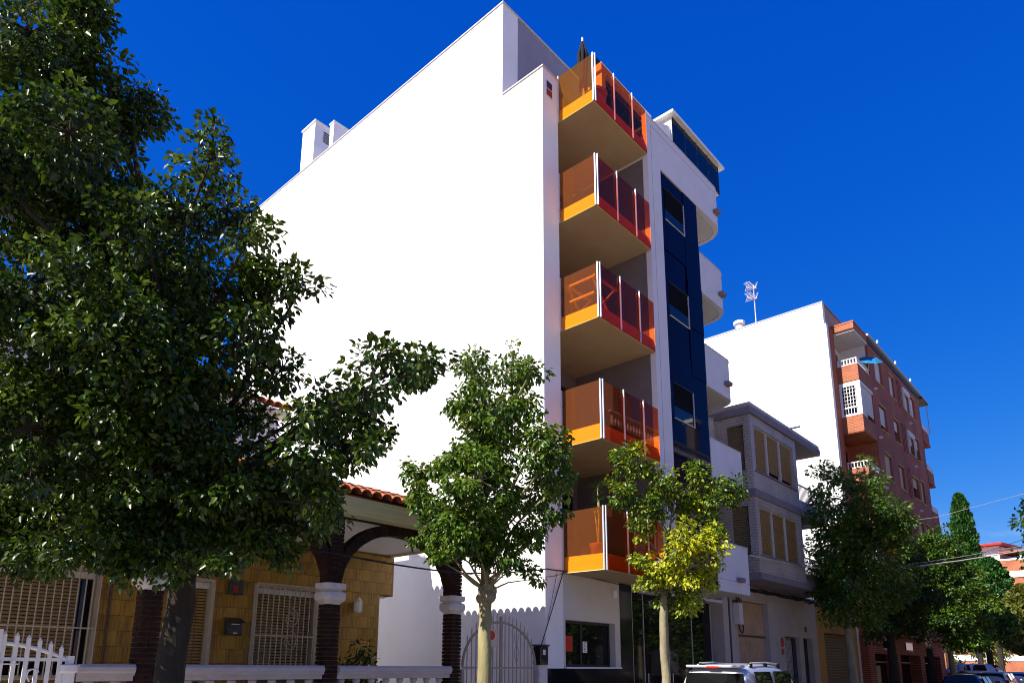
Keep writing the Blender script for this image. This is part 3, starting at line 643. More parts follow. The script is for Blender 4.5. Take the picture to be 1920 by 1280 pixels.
# ground floor of the brick block
gf = MB(); gf.box(22.31,37.4,KY+.6,.5,2.3,3.1); 
for a,b in ((22.31,23.2),(27.0,27.5),(31.5,32.4),(36.2,37.4)): gf.box(a,b,KY+.6,.5,0,2.3)
gf.build('ground_wall','red_brick',K)
for x in (24.7,28.6,33.0): 
    v_ = MB().box(x,x+1.3,KY+.55,KY+.598,2.55,2.9).build('vent_window','dark_glass',K); MB().box(x-.05,x+1.35,KY+.53,KY+.599,2.902,2.96).build('frame','shutter_white',v_); MB().box(x-.05,x+1.35,KY+.53,KY+.599,2.49,2.548).build('frame','shutter_white',v_)
for a,b in ((23.2,27.0),(27.5,31.5),(32.4,36.2)): 
    MB().box(a,b,.2,.25,.05,2.3).build('shopfront','dark_glass',K); MB().box(a,b,.15,.199,1.9,1.95).build('transom','cap_metal',K)
MB().box(24.6,25.7,.15,.19,.05,1.75).build('door','shutter_cream',K)
# roof antenna and vent on the party wall
an = thing('roof_antenna',(22.1,3.45,19.35),'lattice television antennas on a mast above the white party wall','antenna')
MB().tube([(22.1,3.45,19.35),(22.1,3.45,21.6)],.03,6).build('mast','cap_metal',an)
for z in (20.75,21.35):
    y_ = MB()
    for s in (-1,1):
        y_.bar((22.1,3.45,z),(21.8,3.45+s*.28,z+.14),.016); y_.bar((22.1,3.45,z),(21.8,3.45+s*.28,z-.14),.016)
        for j in range(5): y_.bar((21.8+j*.06,3.45+s*(.28-j*.05)-.07,z+.16-j*.03),(21.8+j*.06,3.45+s*(.28-j*.05)+.07,z-.16+j*.03),.016)
    y_.bar((22.3,3.45,z),(21.2,3.45,z+.02),.025)
    for j in range(7): y_.bar((21.25+j*.14,3.28,z),(21.25+j*.14,3.62,z),.016)
    y_.build('antenna_array','cap_metal',an)
va = thing('roof_vent',(22.2,4.4,19.35),'squat white round roof vent on the white party wall','vent')
MB().lathe([(.20,0),(.20,.28)],(22.2,4.4,19.35),14).build('pipe','white_paint',va,smooth=False); MB().lathe([(.30,0),(.30,.16),(.1,.2)],(22.2,4.4,19.63),14).build('cap','white_paint',va)
# ------------------------------------------------------------------ single-storey house with arched porch
H = thing('house',(-6,0,0),'low house with wood-look wall tiles, brick arched porch and terracotta roof','house')
HY = 2.9
# wall backing with real openings: window L, door, window M
ops = [(-10.6,-8.03,1.35,3.14),(-6.95,-6.1,.1,3.14),(-5.33,-3.88,1.35,3.14)]
wb = MB(); xs = [-12.5]+[v for o in ops for v in o[:2]]+[-2.3]
for i in range(0,len(xs),2): wb.box(xs[i],xs[i+1],HY+.03,HY+.25,0,3.13)
for (a,b,c,d) in ops:
    wb.box(a,b,HY+.03,HY+.25,0,c)
wb.box(-12.5,-1.95,HY+.03,HY+.25,3.142,4.3)
hw = wb.build('wall','backing',H)
MB().box(-12.5,-2.32,HY+.6,9,0,5.0).build('rear_block','cream_wall',H); MB().box(-2.32,-1.96,HY+.25,9,3.1,5.0).build('side_soffit_block','white_render',H); MB().box(-2.34,-2.30,HY+.25,9,0,3.1).build('side_wall','white_render',H)
tw,th = .43,.255; tiles = {}
def tile(x0,x1,z0,z1):
    key = (round(x1-x0,3),round(z1-z0,3))
    if key not in tiles: tiles[key] = prep(MB().box(0,key[0]-.006,0,.03,0,key[1]-.006),'wall_tile','wood_tile')
    o = inst('wall_tile',tiles[key],hw,(x0+.003,HY+random.uniform(-.003,.003),z0+.003))
rowz = [.6]
while rowz[-1] < 3.98: rowz.append(round(rowz[-1]+th,3))
for i in range(len(rowz)-1):
    z0,z1 = rowz[i],min(rowz[i+1],4.02)
    x = -10.7+(.0 if i%2 else .19)
    segs = []
    xr = -1.95 if z0 > 3.05 else -2.3
    blk = [(a,b) for a,b,c,d in ops if z1 > c+.01 and z0 < d-.06]
    while x < xr-.02:
        x1 = min(x+tw,xr); parts = [(x,x1)]
        for a,b in blk:
            nn = []
            for p,q in parts:
                if q <= a or p >= b: nn.append((p,q)); continue
                if p < a-.03: nn.append((p,a))
                if q > b+.03: nn.append((b,q))
            parts = nn
        for p,q in parts: tile(p,q,z0,z1)
        x += tw
# side return of the upper block
MB().box(-1.955,-1.93,HY+.0,HY+1.0,3.13,4.02).build('end_tile','wood_tile',H)
# window fittings
def grille(w,a,b,z0,z1,y,n,mid):
    for i in range(n):
        x = a+(b-a)*i/(n-1); MB().tube([(x,y,z0),(x,y,z1)],.011,6,).build('grille_bar','grille_paint',w)
    for z in (z0,mid,z1): MB().box(a,b,y-.012,y+.012,z-.012,z+.012).build('grille_rail','grille_paint',w)
for k,(a,b,c,d) in enumerate(ops):
    w = MB(); t = .07
    w.box(a,a+t,HY-.02,HY+.2,c,d); w.box(b-t,b,HY-.02,HY+.2,c,d); w.box(a+t,b-t,HY-.02,HY+.2,d-t,d); w.box(a+t,b-t,HY-.02,HY+.2,c,c+t)
    w = w.build('door_frame' if k==1 else 'window_frame','grille_paint',H)
    MB().box(a+t,b-t,HY+.21,HY+.23,c+t,d-t).build('pane','dark_glass',w)
    zs_ = c+t+(.22 if k==0 else 0)
    slats(MB(),a+t+.01,b-t-(.2 if k==0 else .01),zs_,d-t-.12,.055,HY+.17,.024).build('roller_shutter','shutter_dark' if k!=1 else 'shutter',w)
    MB().box(a+t+.005,b-t-.005,HY+.06,HY+.2,d-t-.115,d-t-.005).build('shutter_box','aged_white',w)
    if k != 1: grille(w,a+.03,b-.03,c+.02,d-.0,HY-.10,13 if k==2 else 24,2.15)
    else:
        for x in (a+.25,b-.25): MB().box(x-.006,x+.006,HY+.138,HY+.146,c+t,d-t).build('ladder_tape','brown_wood',w)
# rusted scroll work on the middle window grille
for (cx,cz) in ((-4.55,2.5),(-4.55,2.05)):
    MB().tube([(cx+.16*math.sin(t_)*(1-t_/14),HY-.115,cz+.2*math.cos(t_)*(1-t_/14)) for t_ in [i*.45 for i in range(26)]],.008,5).build('scroll','grille_paint',w)
MB().tube([(-7.88,HY-.03,.3),(-7.88,HY-.03,3.9)],.02,6).build('conduit','rust_metal',H)
mbx = thing('mailbox',(-5.72,HY-.1,2.2),'small black wall mailbox with sloping lid between door and grille window','mailbox')
MB().prism([(HY-.16,2.13),(HY-.02,2.13),(HY-.02,2.42),(HY-.14,2.36)],'x',-5.87,-5.57).build('body','dark_metal',mbx,bevel=.01)
MB().prism([(HY-.18,2.355),(HY-.02,2.43),(HY-.02,2.45),(HY-.19,2.372)],'x',-5.89,-5.55).build('lid','dark_metal',mbx); MB().box(-5.80,-5.64,HY-.166,HY-.16,2.32,2.335).build('slot','cap_metal',mbx); MB().box(-5.76,-5.68,HY-.166,HY-.161,2.16,2.175).build('name_tag','white_paint',mbx)
ab = thing('alarm_box',(-5.72,HY-.05,2.95),'small dark alarm box with red face above the mailbox','alarm')
MB().box(-5.88,-5.58,HY-.1,HY-.02,2.88,3.16).build('body','dark_metal',ab,bevel=.015); MB().box(-5.80,-5.70,HY-.106,HY-.101,2.93,3.05).build('face','dull_red',ab)
la = thing('wall_lantern',(-2.97,HY-.1,2.8),'white cage lantern on the tiled wall right of the grille window','lantern')
MB().box(-3.0,-2.94,HY-.08,HY-.01,2.72,2.95).build('back_plate','aged_white',la)
MB().lathe([(.045,0),(.075,.05),(.08,.2),(.05,.25)],(-2.97,HY-.15,2.70),8).build('glass','clear_light',la)
for i in range(4):
    a = i*math.pi/2+.4; MB().tube([(-2.97+.085*math.cos(a),HY-.15+.085*math.sin(a),2.72),(-2.97+.085*math.cos(a),HY-.15+.085*math.sin(a),2.93)],.008,5).build('cage_bar','aged_white',la)
MB().lathe([(.09,0),(.03,.06),(.01,.09)],(-2.97,HY-.15,2.945),8).build('cap','aged_white',la)
# porch columns
bk = prep(MB().box(-.125,.125,-.06,.06,-.029,.029),'brick','old_brick')
colx = [-2.81,-5.54,-8.34]
for cx in colx:
    core = MB().box(cx-.105,cx+.105,-.105,.105,0,4.05).build('column','backing',H)
    z = .9; i = 0
    while z < 4.02:
        if not 2.56 < z < 2.91:
            for s in (-1,1):
                if i%2: inst('brick',bk,core,(cx+random.uniform(-.006,.006),s*.064,z))
                else: inst('brick',bk,core,(cx+s*.064,random.uniform(-.006,.006),z),(0,0,R(90)))
        z += .068; i += 1
    cap = MB().lathe([(.13,0),(.15,.03),(.20,.07),(.212,.13),(.20,.19),(.15,.215),(.15,.235),(.19,.24),(.205,.27),(.205,.335)],(cx,0,2.565),4*4,square=True)
    cap.build('capital','aged_white',core)
# arches: brick rings between the columns
def arch(x0,x1,left_open=False):
    hw_ = (x1-x0)/2; cx = (x0+x1)/2; rise = .98; n = 26
    mb = MB(); o = []; i_ = []
    for j in range(n+1):
        a = math.pi*j/n; i_.append((cx-hw_*math.cos(a),2.88+rise*math.sin(a))); o.append((cx-(hw_+.14)*math.cos(a),2.88+(rise+.2)*math.sin(a)))
    o[0] = (x0-.02,2.88); o[-1] = (x1+.02,2.88)
    for j in range(n):
        s = .012*(j%2)
        b = MB().prism([i_[j],i_[j+1],o[j+1],o[j]],'y',-.11-s,.11+s); b.build('voussoir','old_brick',ar)
ar = MB().box(-12.5,-2.05,-.13,.13,4.04,4.2).build('porch_beam','old_brick',H)
arch(-5.41,-2.94); arch(-8.21,-5.67); arch(-11.0,-8.47)
MB().box(-2.6,-2.05,-.12,.12,3.93,4.03).build('beam_end','old_brick',H)
# soffit, stepped fascia
MB().box(-12.5,-2.06,-.19,HY+.03,4.06,4.10).build('soffit','white_render',H)
fs = MB(); fs.prism([(-.36,4.02),(-.20,4.0),(-.20,4.3),(-.44,4.3),(-.44,4.24),(-.41,4.22),(-.41,4.13),(-.37,4.10)],'x',-12.5,-1.93)
fs.prism([(-2.05,4.0),(-1.99,4.02),(-1.95,4.3),(-2.05,4.3)],'y',-.19,HY+4); fs.build('fascia','fascia',H)
# roof: slope surfaces as corrugated field, with single barrel tiles along the eaves
slope = .34
rs = MB(); rs._add([(-12.6,-.42,4.33),(-1.92,-.42,4.33),(-5.3,3.0,4.33+slope*3.42),(-12.6,3.0,4.33+slope*3.42),(-1.92,3.3,4.33),(-5.3,3.3,4.33+slope*3.42)],[(0,1,2,3),(1,4,5,2)])
roof = rs.build('roof','terracotta',H)
tm = MB(); n = 7
for (yy,r,zz) in ((0,.112,0),(.46,.092,.0)):
    pass
vs_ = []
for (yy,r) in ((0,.115),(.46,.093)):
    for j in range(n+1):
        a = math.pi*j/n; vs_.append((r*math.cos(a),yy,.02+r*math.sin(a)))
    for j in range(n+1):
        a = math.pi*(n-j)/n; vs_.append(((r-.018)*math.cos(a),yy,.02+(r-.018)*math.sin(a)))
k = 2*(n+1); tm._add(vs_,[(i,(i+1)%k,k+(i+1)%k,k+i) for i in range(k)]+[tuple(range(k))[::-1],tuple(range(k,2*k))])
tme = prep(tm,'roof_tile','terracotta',smooth=False)
ang = math.atan(slope)
for row in range(3):
    for i in range(41):
        x = -10.6+i*.212; y = -.50+row*.40; 
        if x > -1.95-row*.35: continue
        inst('roof_tile',tme,roof,(x,y,4.315+(y+.5)*slope+row*.01),(ang+R(random.uniform(-1.5,1.5)),0,R(random.uniform(-2,2))))
for row in range(2):
    for i in range(17):
        y = -.42+i*.212; x = -1.84-row*.40
        if y < -.35+row*.4: continue
        inst('roof_tile',tme,roof,(x,y,4.325+row*.40*slope+row*.01),(ang+R(random.uniform(-1.5,1.5)),0,R(90+random.uniform(-2,2))),(1,1,1.35))
cor = MB()
for i in range(46):      # the rows above, too far up to tell single tiles apart
    x = -11.6+i*.212; y0 = .7
    ye = min(3.0,.7+max(0,(-2.35-x))*.95+.01)
    if ye <= y0+.05: continue
    pts = [(.1*math.cos(math.pi*j/5),.1*math.sin(math.pi*j/5)) for j in range(6)]
    cor._add([(x+p,y0,4.34+(y0+.42)*slope+q) for p,q in pts]+[(x+p,ye,4.34+(ye+.42)*slope+q) for p,q in pts],[(j,j+1,6+j+1,6+j) for j in range(5)])
cor.build('tile_field','terracotta',roof,kind='stuff')
# raised main roof behind the porch: eave along the right side and upper storey
MB().box(-5,-2.0,3.5,9,4.99,5.05).build('main_eave','white_render',H)
for i in range(26): inst('roof_tile',tme,roof,(-1.86,3.7+i*.212,5.02),(ang,0,R(90+random.uniform(-2,2))),(1,1,1.35))
rs = MB()._add([(-2.0,3.5,5.05),(-2.0,9,5.05),(-5,9,5.9),(-5,3.5,5.9)],[(0,1,2,3)]); rs.build('main_roof','terracotta',H)
MB().box(-12.5,-3.95,5.0,9.5,5.0,7.42).build('upper_storey','white_facade',H); MB().box(-12.6,-3.75,4.75,9.7,7.425,7.5).build('upper_eave','white_facade',H)
for row in range(2):
    for i in range(30): inst('roof_tile',tme,roof,(-9.9+i*.212,4.66+row*.4,7.5+row*.4*slope),(ang+R(random.uniform(-1.5,1.5)),0,R(random.uniform(-2,2))))
rs = MB()._add([(-12.6,5.3,7.7),(-3.75,5.3,7.7),(-6.5,7.4,8.35),(-12.6,7.4,8.35),(-3.75,9.7,7.7)],[(0,1,2,3),(1,4,2)]); rs.build('upper_roof','terracotta',H)
# balustrades between the columns
bl_ = prep(MB().lathe([(.065,0),(.065,.04),(.035,.07),(.05,.12),(.075,.2),(.06,.3),(.032,.4),(.045,.47),(.062,.5),(.062,.54)],n=12),'baluster','stone_white',smooth=True)
def balus(x0,x1,label):
    b = thing('balustrade',((x0+x1)/2,0,0),label,'balustrade')
    r_ = MB().prism([(-.17,1.47),(.17,1.47),(.17,1.5),(.19,1.52),(.19,1.57),(.16,1.605),(-.16,1.605),(-.19,1.57),(-.19,1.52),(-.17,1.5)],'x',x0,x1).build('handrail','stone_white',b)
    MB().box(x0,x1,-.12,.12,1.40,1.469).build('rail_moulding','stone_white',b)
    MB().box(x0,x1,-.16,.16,0,.85).build('plinth','aged_white',b)
    n = int((x1-x0)/.285); 
    for i in range(n): inst('baluster',bl_,b,(x0+(i+.5)*(x1-x0)/n,0,.855))
    return b
balus(-5.40,-2.95,'white balustrade between the middle and right brick porch columns')
balus(-8.20,-5.68,'white balustrade between the left and middle brick porch columns')
balus(-9.12,-8.48,'short white balustrade between the white gate post and left brick column')
# white gate at the left edge
W = thing('white_gate',(-10.1,0,0),'white iron gate with spear tips and arched top rail at the left edge','gate')
def arcz(x): return 1.855-.19*((x+10.02)/.8)**2
MB().tube([(x,-.02,arcz(x)-.015) for x in np.linspace(-10.8,-9.22,20)],.024,8).build('arched_rail','white_paint',W)
MB().box(-10.85,-9.2,-.041,-.004,1.635,1.675).build('rail','white_paint',W); MB().box(-10.85,-9.2,-.041,-.004,.4,.44).build('rail','white_paint',W)
sp = MB().tube([(0,0,0),(0,0,1)],.019,8); 
for i in range(13):
    x = -10.72+i*.118
    if abs(x+9.9)<.03: x = -9.9
    top = arcz(x)+.11
    MB().box(x-.02,x+.02,-.045,-.01,.15,top-.05).build('bar','white_paint',W)
    MB().lathe([(.026,0),(.028,.02),(.002,.065)],(x,-.027,top-.05),4).build('spear_tip','white_paint',W)
MB().box(-9.975,-9.925,-.06,.0,.15,1.99).build('lock_stile','white_paint',W)
MB().bar((-9.95,-.07,1.60),(-9.74,-.07,1.60),.014).build('bolt','white_paint',W); MB().bar((-9.80,-.07,1.60),(-9.78,-.10,1.64),.014).build('bolt_handle','white_paint',W)
for s in (-1,1):
    MB().tube([(-9.58+s*(.02+.10*math.sin(t_)*(t_/6)),-.05,1.40+.05*t_/1.6-.05*math.cos(t_*1.1)*t_/4) for t_ in [i*.35 for i in range(16)]],.008,6).build('scroll','white_paint',W)
gp = MB().box(-9.26,-9.14,-.08,.08,0,1.52).build('gate_post','white_render',W)
MB().lathe([(.085,0),(.11,.02),(.11,.09),(.085,.10)],(-9.19,0,1.5),16,square=True).build('post_cap','white_render',gp); MB().box(-9.23,-9.16,-.06,.03,1.6,1.70).build('hinge_block','white_paint',gp)
# arched iron gate beside the white building
A = thing('arched_gate',(-1.43,0,0),'brownish iron double gate with arched top and spear bars beside the white corner','gate')
def az(x): return 1.60+.88*math.sqrt(max(0,1-((x+1.43)/1.08)**2))
MB().tube([(-1.43-1.08*math.cos(t_),0,1.60+.88*math.sin(t_)) for t_ in np.linspace(0,math.pi,30)],.026,6).build('arched_rail','gate_paint',A)
for z in (1.58,.35): MB().box(-2.51,-.35,-.015,.015,z-.017,z+.017).build('rail','gate_paint',A)
for i in range(19):
    x = -2.51+i*.12
    top = az(x)+(.20 if 0<i<18 else 0)
    wdt = .035 if i in (0,9,18) else .018
    MB().box(x-wdt,x+wdt,-.016,.016,.12,min(top-.05,az(x)+.12)).build('bar','gate_paint',A) if wdt>.03 else MB().tube([(x,0,.12),(x,0,top-.06),(x,0,top)],[.011,.011,.002],6).build('bar','gate_paint',A)
for cx in (-2.0,-.98):
    for s in (-1,1):
        MB().tube([(cx+s*(.01+.055*abs(math.sin(t_))),-.02,1.7+.11*t_) for t_ in [j*.3 for j in range(18)]],.006,5).build('scroll','gate_paint',A)
sgn = thing('dog_sign',(-1.75,-.04,2.1),'beige warning sign with red disc wired to the arched gate','sign')
MB().box(-1.82,-1.60,-.045,-.03,1.98,2.34).build('board','beige_cloth',sgn); MB().prism([(-1.75+.085*math.cos(i*math.pi/10),2.21+.09*math.sin(i*math.pi/10)) for i in range(20)],'y',-.05,-.046).build('red_disc','red_paint',sgn)
mt_ = thing('meter_box',(-.2,0,1.8),'black weathered meter box on a white post at the white corner','meter box')
MB().box(-.33,-.08,-.14,.08,1.64,2.03).build('box','black_stone',mt_,bevel=.015); MB().box(-.35,-.06,-.16,.1,2.031,2.07).build('lid','dark_metal',mt_); MB().box(-.27,-.18,-.15,-.141,1.85,1.96).build('window','aged_white',mt_)
MB().box(-.32,-.04,-.08,.08,0,1.638).build('post','aged_white',mt_)

# ------------------------------------------------------------------ overhead cables
def cable(pts, r, m_, label, sag=0):
    p0,p1 = Vector(pts[0]),Vector(pts[-1]); q = []
    for a,b in zip(pts,pts[1:]):
        a,b = Vector(a),Vector(b); L = (b-a).length
        for i in range(16):
            t = i/16; q.append(a.lerp(b,t)-Vector((0,0,sag*L*.01*4*t*(1-t))))
    q.append(Vector(pts[-1])); return MB().tube(q,r,6).build('overhead_cable',m_,label=label,cat='cable',group='overhead cables')
cable([(-11,-.45,3.55),(-5.6,-.25,3.36),(-2.8,-.25,3.33),(.0,-.05,3.72),(.66,-.06,3.74)],.016,'cable','thick black cable strung along the porch to the white corner',sag=1.2)
cable([(-2.8,-.25,3.33),(.1,-.03,3.56),(.66,-.06,3.70)],.007,'cable','thin black cable just below the thick one by the small tree',sag=2)
cable([(.62,-.04,3.74),(-.2,-.05,2.07)],.012,'cable','black cable slanting down from the lowest balcony to the meter box',sag=.5)
cable([(.40,-.03,3.70),(.02,-.05,2.6)],.006,'cable','second thin cable hanging beside the slanting one at the white corner',sag=1)
cable([(.66,-.06,3.73),(3.2,-.03,3.62),(8.7,-.03,3.66)],.009,'cable','black cable run under the lowest balcony soffit',sag=.3)
cable([(8.3,FY-.02,4.9),(12.48,-1.16,5.03),(14.77,-2.16,5.0),(17.31,-3.3,5.3),(20.1,-4.55,5.76),(30.0,-9.2,7.6)],.026,'cable_grey','bundled pale cable crossing in front of the street trees')
cable([(12.48,-1.16,5.10),(14.77,-2.1,5.08),(17.31,-3.25,5.40),(20.1,-4.5,5.9),(30.0,-9.1,7.9)],.008,'cable_grey','thin pale cable just above the bundled one')
cable([(12.74,-1.25,6.44),(15.99,-2.71,6.78),(19.12,-4.11,7.39),(24.39,-6.48,8.94),(31,-9.4,11)],.009,'cable_grey','single pale cable crossing the brick facade above the bundle')
cable([(20.56,-4.76,5.9),(23.96,-6.29,6.94),(30,-9,8.9)],.010,'cable','dark cable rising against the sky past the far red roof')
# ------------------------------------------------------------------ trees
def leaf_mesh(name, pts, outw, size, ages, mats_, droop=.55):
    """one folded ovate leaf of two quads at every point; outw = outward direction of the spray"""
    n = len(pts); pts = np.asarray(pts); outw = np.asarray(outw)
    d = outw+rng.normal(0,.55,(n,3)); d[:,2] -= droop; d /= np.linalg.norm(d,axis=1)[:,None]+1e-9
    nr = rng.normal(0,.5,(n,3)); nr[:,2] += .55; nr += outw*.7
    nr -= (nr*d).sum(1)[:,None]*d; nr /= np.linalg.norm(nr,axis=1)[:,None]+1e-9
    sd = np.cross(d,nr); L = size*rng.uniform(.65,1.25,n)[:,None]; Wd = L*rng.uniform(.27,.36,n)[:,None]; f = Wd*rng.uniform(.1,.55,n)[:,None]
    base = pts; tip = pts+d*L-nr*L*.18
    l1 = pts+d*L*.28+sd*Wd+nr*f; l2 = pts+d*L*.62+sd*Wd*.78+nr*f*.5; r1 = pts+d*L*.28-sd*Wd+nr*f; r2 = pts+d*L*.62-sd*Wd*.78+nr*f*.5
    V = np.stack([base,l1,l2,tip,r2,r1],1).reshape(-1,3)
    i0 = np.arange(n)[:,None]*6
    F = np.concatenate([i0+np.array([[0,3,2,1]]),i0+np.array([[0,5,4,3]])],1).reshape(-1)
    me = bpy.data.meshes.new(name); me.vertices.add(len(V)); me.vertices.foreach_set('co',V.astype(np.float32).ravel())
    me.loops.add(len(F)); me.loops.foreach_set('vertex_index',F.astype(np.int32))
    me.polygons.add(2*n); me.polygons.foreach_set('loop_start',np.arange(0,8*n,4,dtype=np.int32))
    try: me.polygons.foreach_set('loop_total',np.full(2*n,4,dtype=np.int32))
    except Exception: pass
    me.update(calc_edges=True)
    at = me.attributes.new('age','FLOAT','POINT'); at.data.foreach_set('value',np.repeat(ages,6).astype(np.float32))
    me.materials.append(MATS[mats_]); return me
def tree(name, base, trunk, blobs, leafm, label, size=.09, dens=900, barkm='bark', sub=.27, group='trees along the street', burl=False, droop=.55, trunk_r=(.14,.10), cat='tree', stems=True, fill=.0):
    """base (x,y,z); trunk: points up to the fork; blobs: (x,y,z,r,age) foliage masses, each reached by a limb"""
    t = thing(name, base, label, cat, group)
    fork = Vector(trunk[-1]); k = len(trunk)
    tb = MB(); rr = [trunk_r[0]+(trunk_r[1]-trunk_r[0])*i/(k-1) for i in range(k)]
    rr[0] *= 1.25
    pts = []; rads = []
    for i in range(k-1):
        for q in range(5):
            f = q/5; p = Vector(trunk[i]).lerp(Vector(trunk[i+1]),f); pts.append(p+Vector((rng.normal(0,.008),rng.normal(0,.008),0))); rads.append((rr[i]+(rr[i+1]-rr[i])*f)*(1+rng.normal(0,.025)))
    pts.append(fork); rads.append(rr[-1]*1.1); tb.tube(pts,rads,14)
    zt_ = max(b[2] for b in blobs); hi = [b for b in blobs if b[2] > fork.z+.45*(zt_-fork.z)] or blobs
    nb_ = min([b for b in blobs if b[2] > fork.z+.62*(zt_-fork.z)] or blobs,key=lambda b: math.hypot(b[0]-fork.x,b[1]-fork.y)); ltop = Vector(nb_[:3]); ltop.z = max(ltop.z,fork.z+.3)
    lmid = fork.lerp(ltop,.5)+Vector((rng.normal(0,.08),rng.normal(0,.08),0))
    def lead(z):
        t_ = min(1,max(0,(z-fork.z)/(ltop.z-fork.z)))
        return fork.lerp(lmid,t_*2) if t_ < .5 else lmid.lerp(ltop,t_*2-1)
    tb.tube([fork-Vector((0,0,.06)),fork.lerp(lmid,.5),lmid,lmid.lerp(ltop,.5),ltop],[trunk_r[1]*.8,trunk_r[1]*.62,trunk_r[1]*.45,trunk_r[1]*.28,.008],9)
    P = []; O = []; AG = []
    nb = MB()
    for (bx,by,bz,r,age) in blobs:
        c = Vector((bx,by,bz))
        # limb: from a point on the trunk line (or fork) curving up to the mass
        hd = math.hypot(c.x-fork.x,c.y-fork.y); za = min(max(fork.z,c.z-.75*hd-.25),ltop.z-.15)
        st_ = lead(za); d = c-st_; mid = st_+d*.5+Vector((rng.normal(0,.07),rng.normal(0,.07),.05*d.length)); r1 = max(.010,min(trunk_r[1]*.42,.010+.013*d.length))
        q1 = st_.lerp(mid,.5)+Vector((rng.normal(0,.04),rng.normal(0,.04),-.03))
        tb.tube([st_,q1,mid,mid.lerp(c,.55),c],[r1,r1*.8,r1*.6,r1*.42,r1*.2],7)
        ns = max(4,int((r/sub)**2*5)+2)
        cen = Vector((bx,by,bz))
        for s in range(ns):
            u = rng.normal(0,1,3); u /= np.linalg.norm(u); rad = r*rng.uniform(.45,1.08); 
            sc = np.array((bx,by,bz))+u*rad*np.array((1,1,1.05))
            if stems: nb.tube([c,c.lerp(Vector(sc),.6)+Vector((0,0,.02)),sc],[.010,.007,.003],4,cap=False)
            srad = sub*rng.uniform(.55,1.05)*min(1,r/.35+.35); nl = max(5,int(dens*srad**2*rng.uniform(.7,1.25)))
            q = rng.normal(0,1,(nl,3)); q /= np.linalg.norm(q,axis=1)[:,None]; q *= (srad*rng.uniform(.25,1,nl)**.6)[:,None]
            q[:,2] *= .75
            P.append(sc+q); ou = q/(np.linalg.norm(q,axis=1)[:,None]+1e-6)+u*.6; O.append(ou); AG.append(np.clip(rng.normal(age,.2,nl)+rng.normal(0,.15),0,1))
        if fill:
            nl = int(fill*r**3); q = rng.normal(0,1,(nl,3)); q /= np.linalg.norm(q,axis=1)[:,None]; q *= (r*rng.uniform(0,1,nl)**.4)[:,None]
            P.append(np.array((bx,by,bz))+q); O.append(q/(r)); AG.append(np.clip(rng.normal(age,.16,nl),0,1))
    tr = tb.build('trunk',barkm,t,smooth=True)
    if burl:      # pollard knuckle where the limbs start
        kb_ = MB(); nn = 14
        for i in range(9):
            a = i*2.4; q = fork+Vector((math.cos(a)*.07,math.sin(a)*.07,-.16+.03*i)); r_ = .065+.025*((i*7)%3)
            kb_.lathe([(r_*math.sin(math.pi*j/7)+.002,-r_*math.cos(math.pi*j/7)) for j in range(8)],tuple(q),9)
        kb_.build('burl','bark',t,smooth=True)
    tag(nb.build('twigs',barkm,t),kind='stuff') if stems else None
    P = np.concatenate(P)-np.array(base); O = np.concatenate(O); AG = np.concatenate(AG)
    me = leaf_mesh('crown',P,O,size,AG,leafm,droop)
    o = bpy.data.objects.new('crown',me); col.objects.link(o); o.parent = t
    return t,len(P)
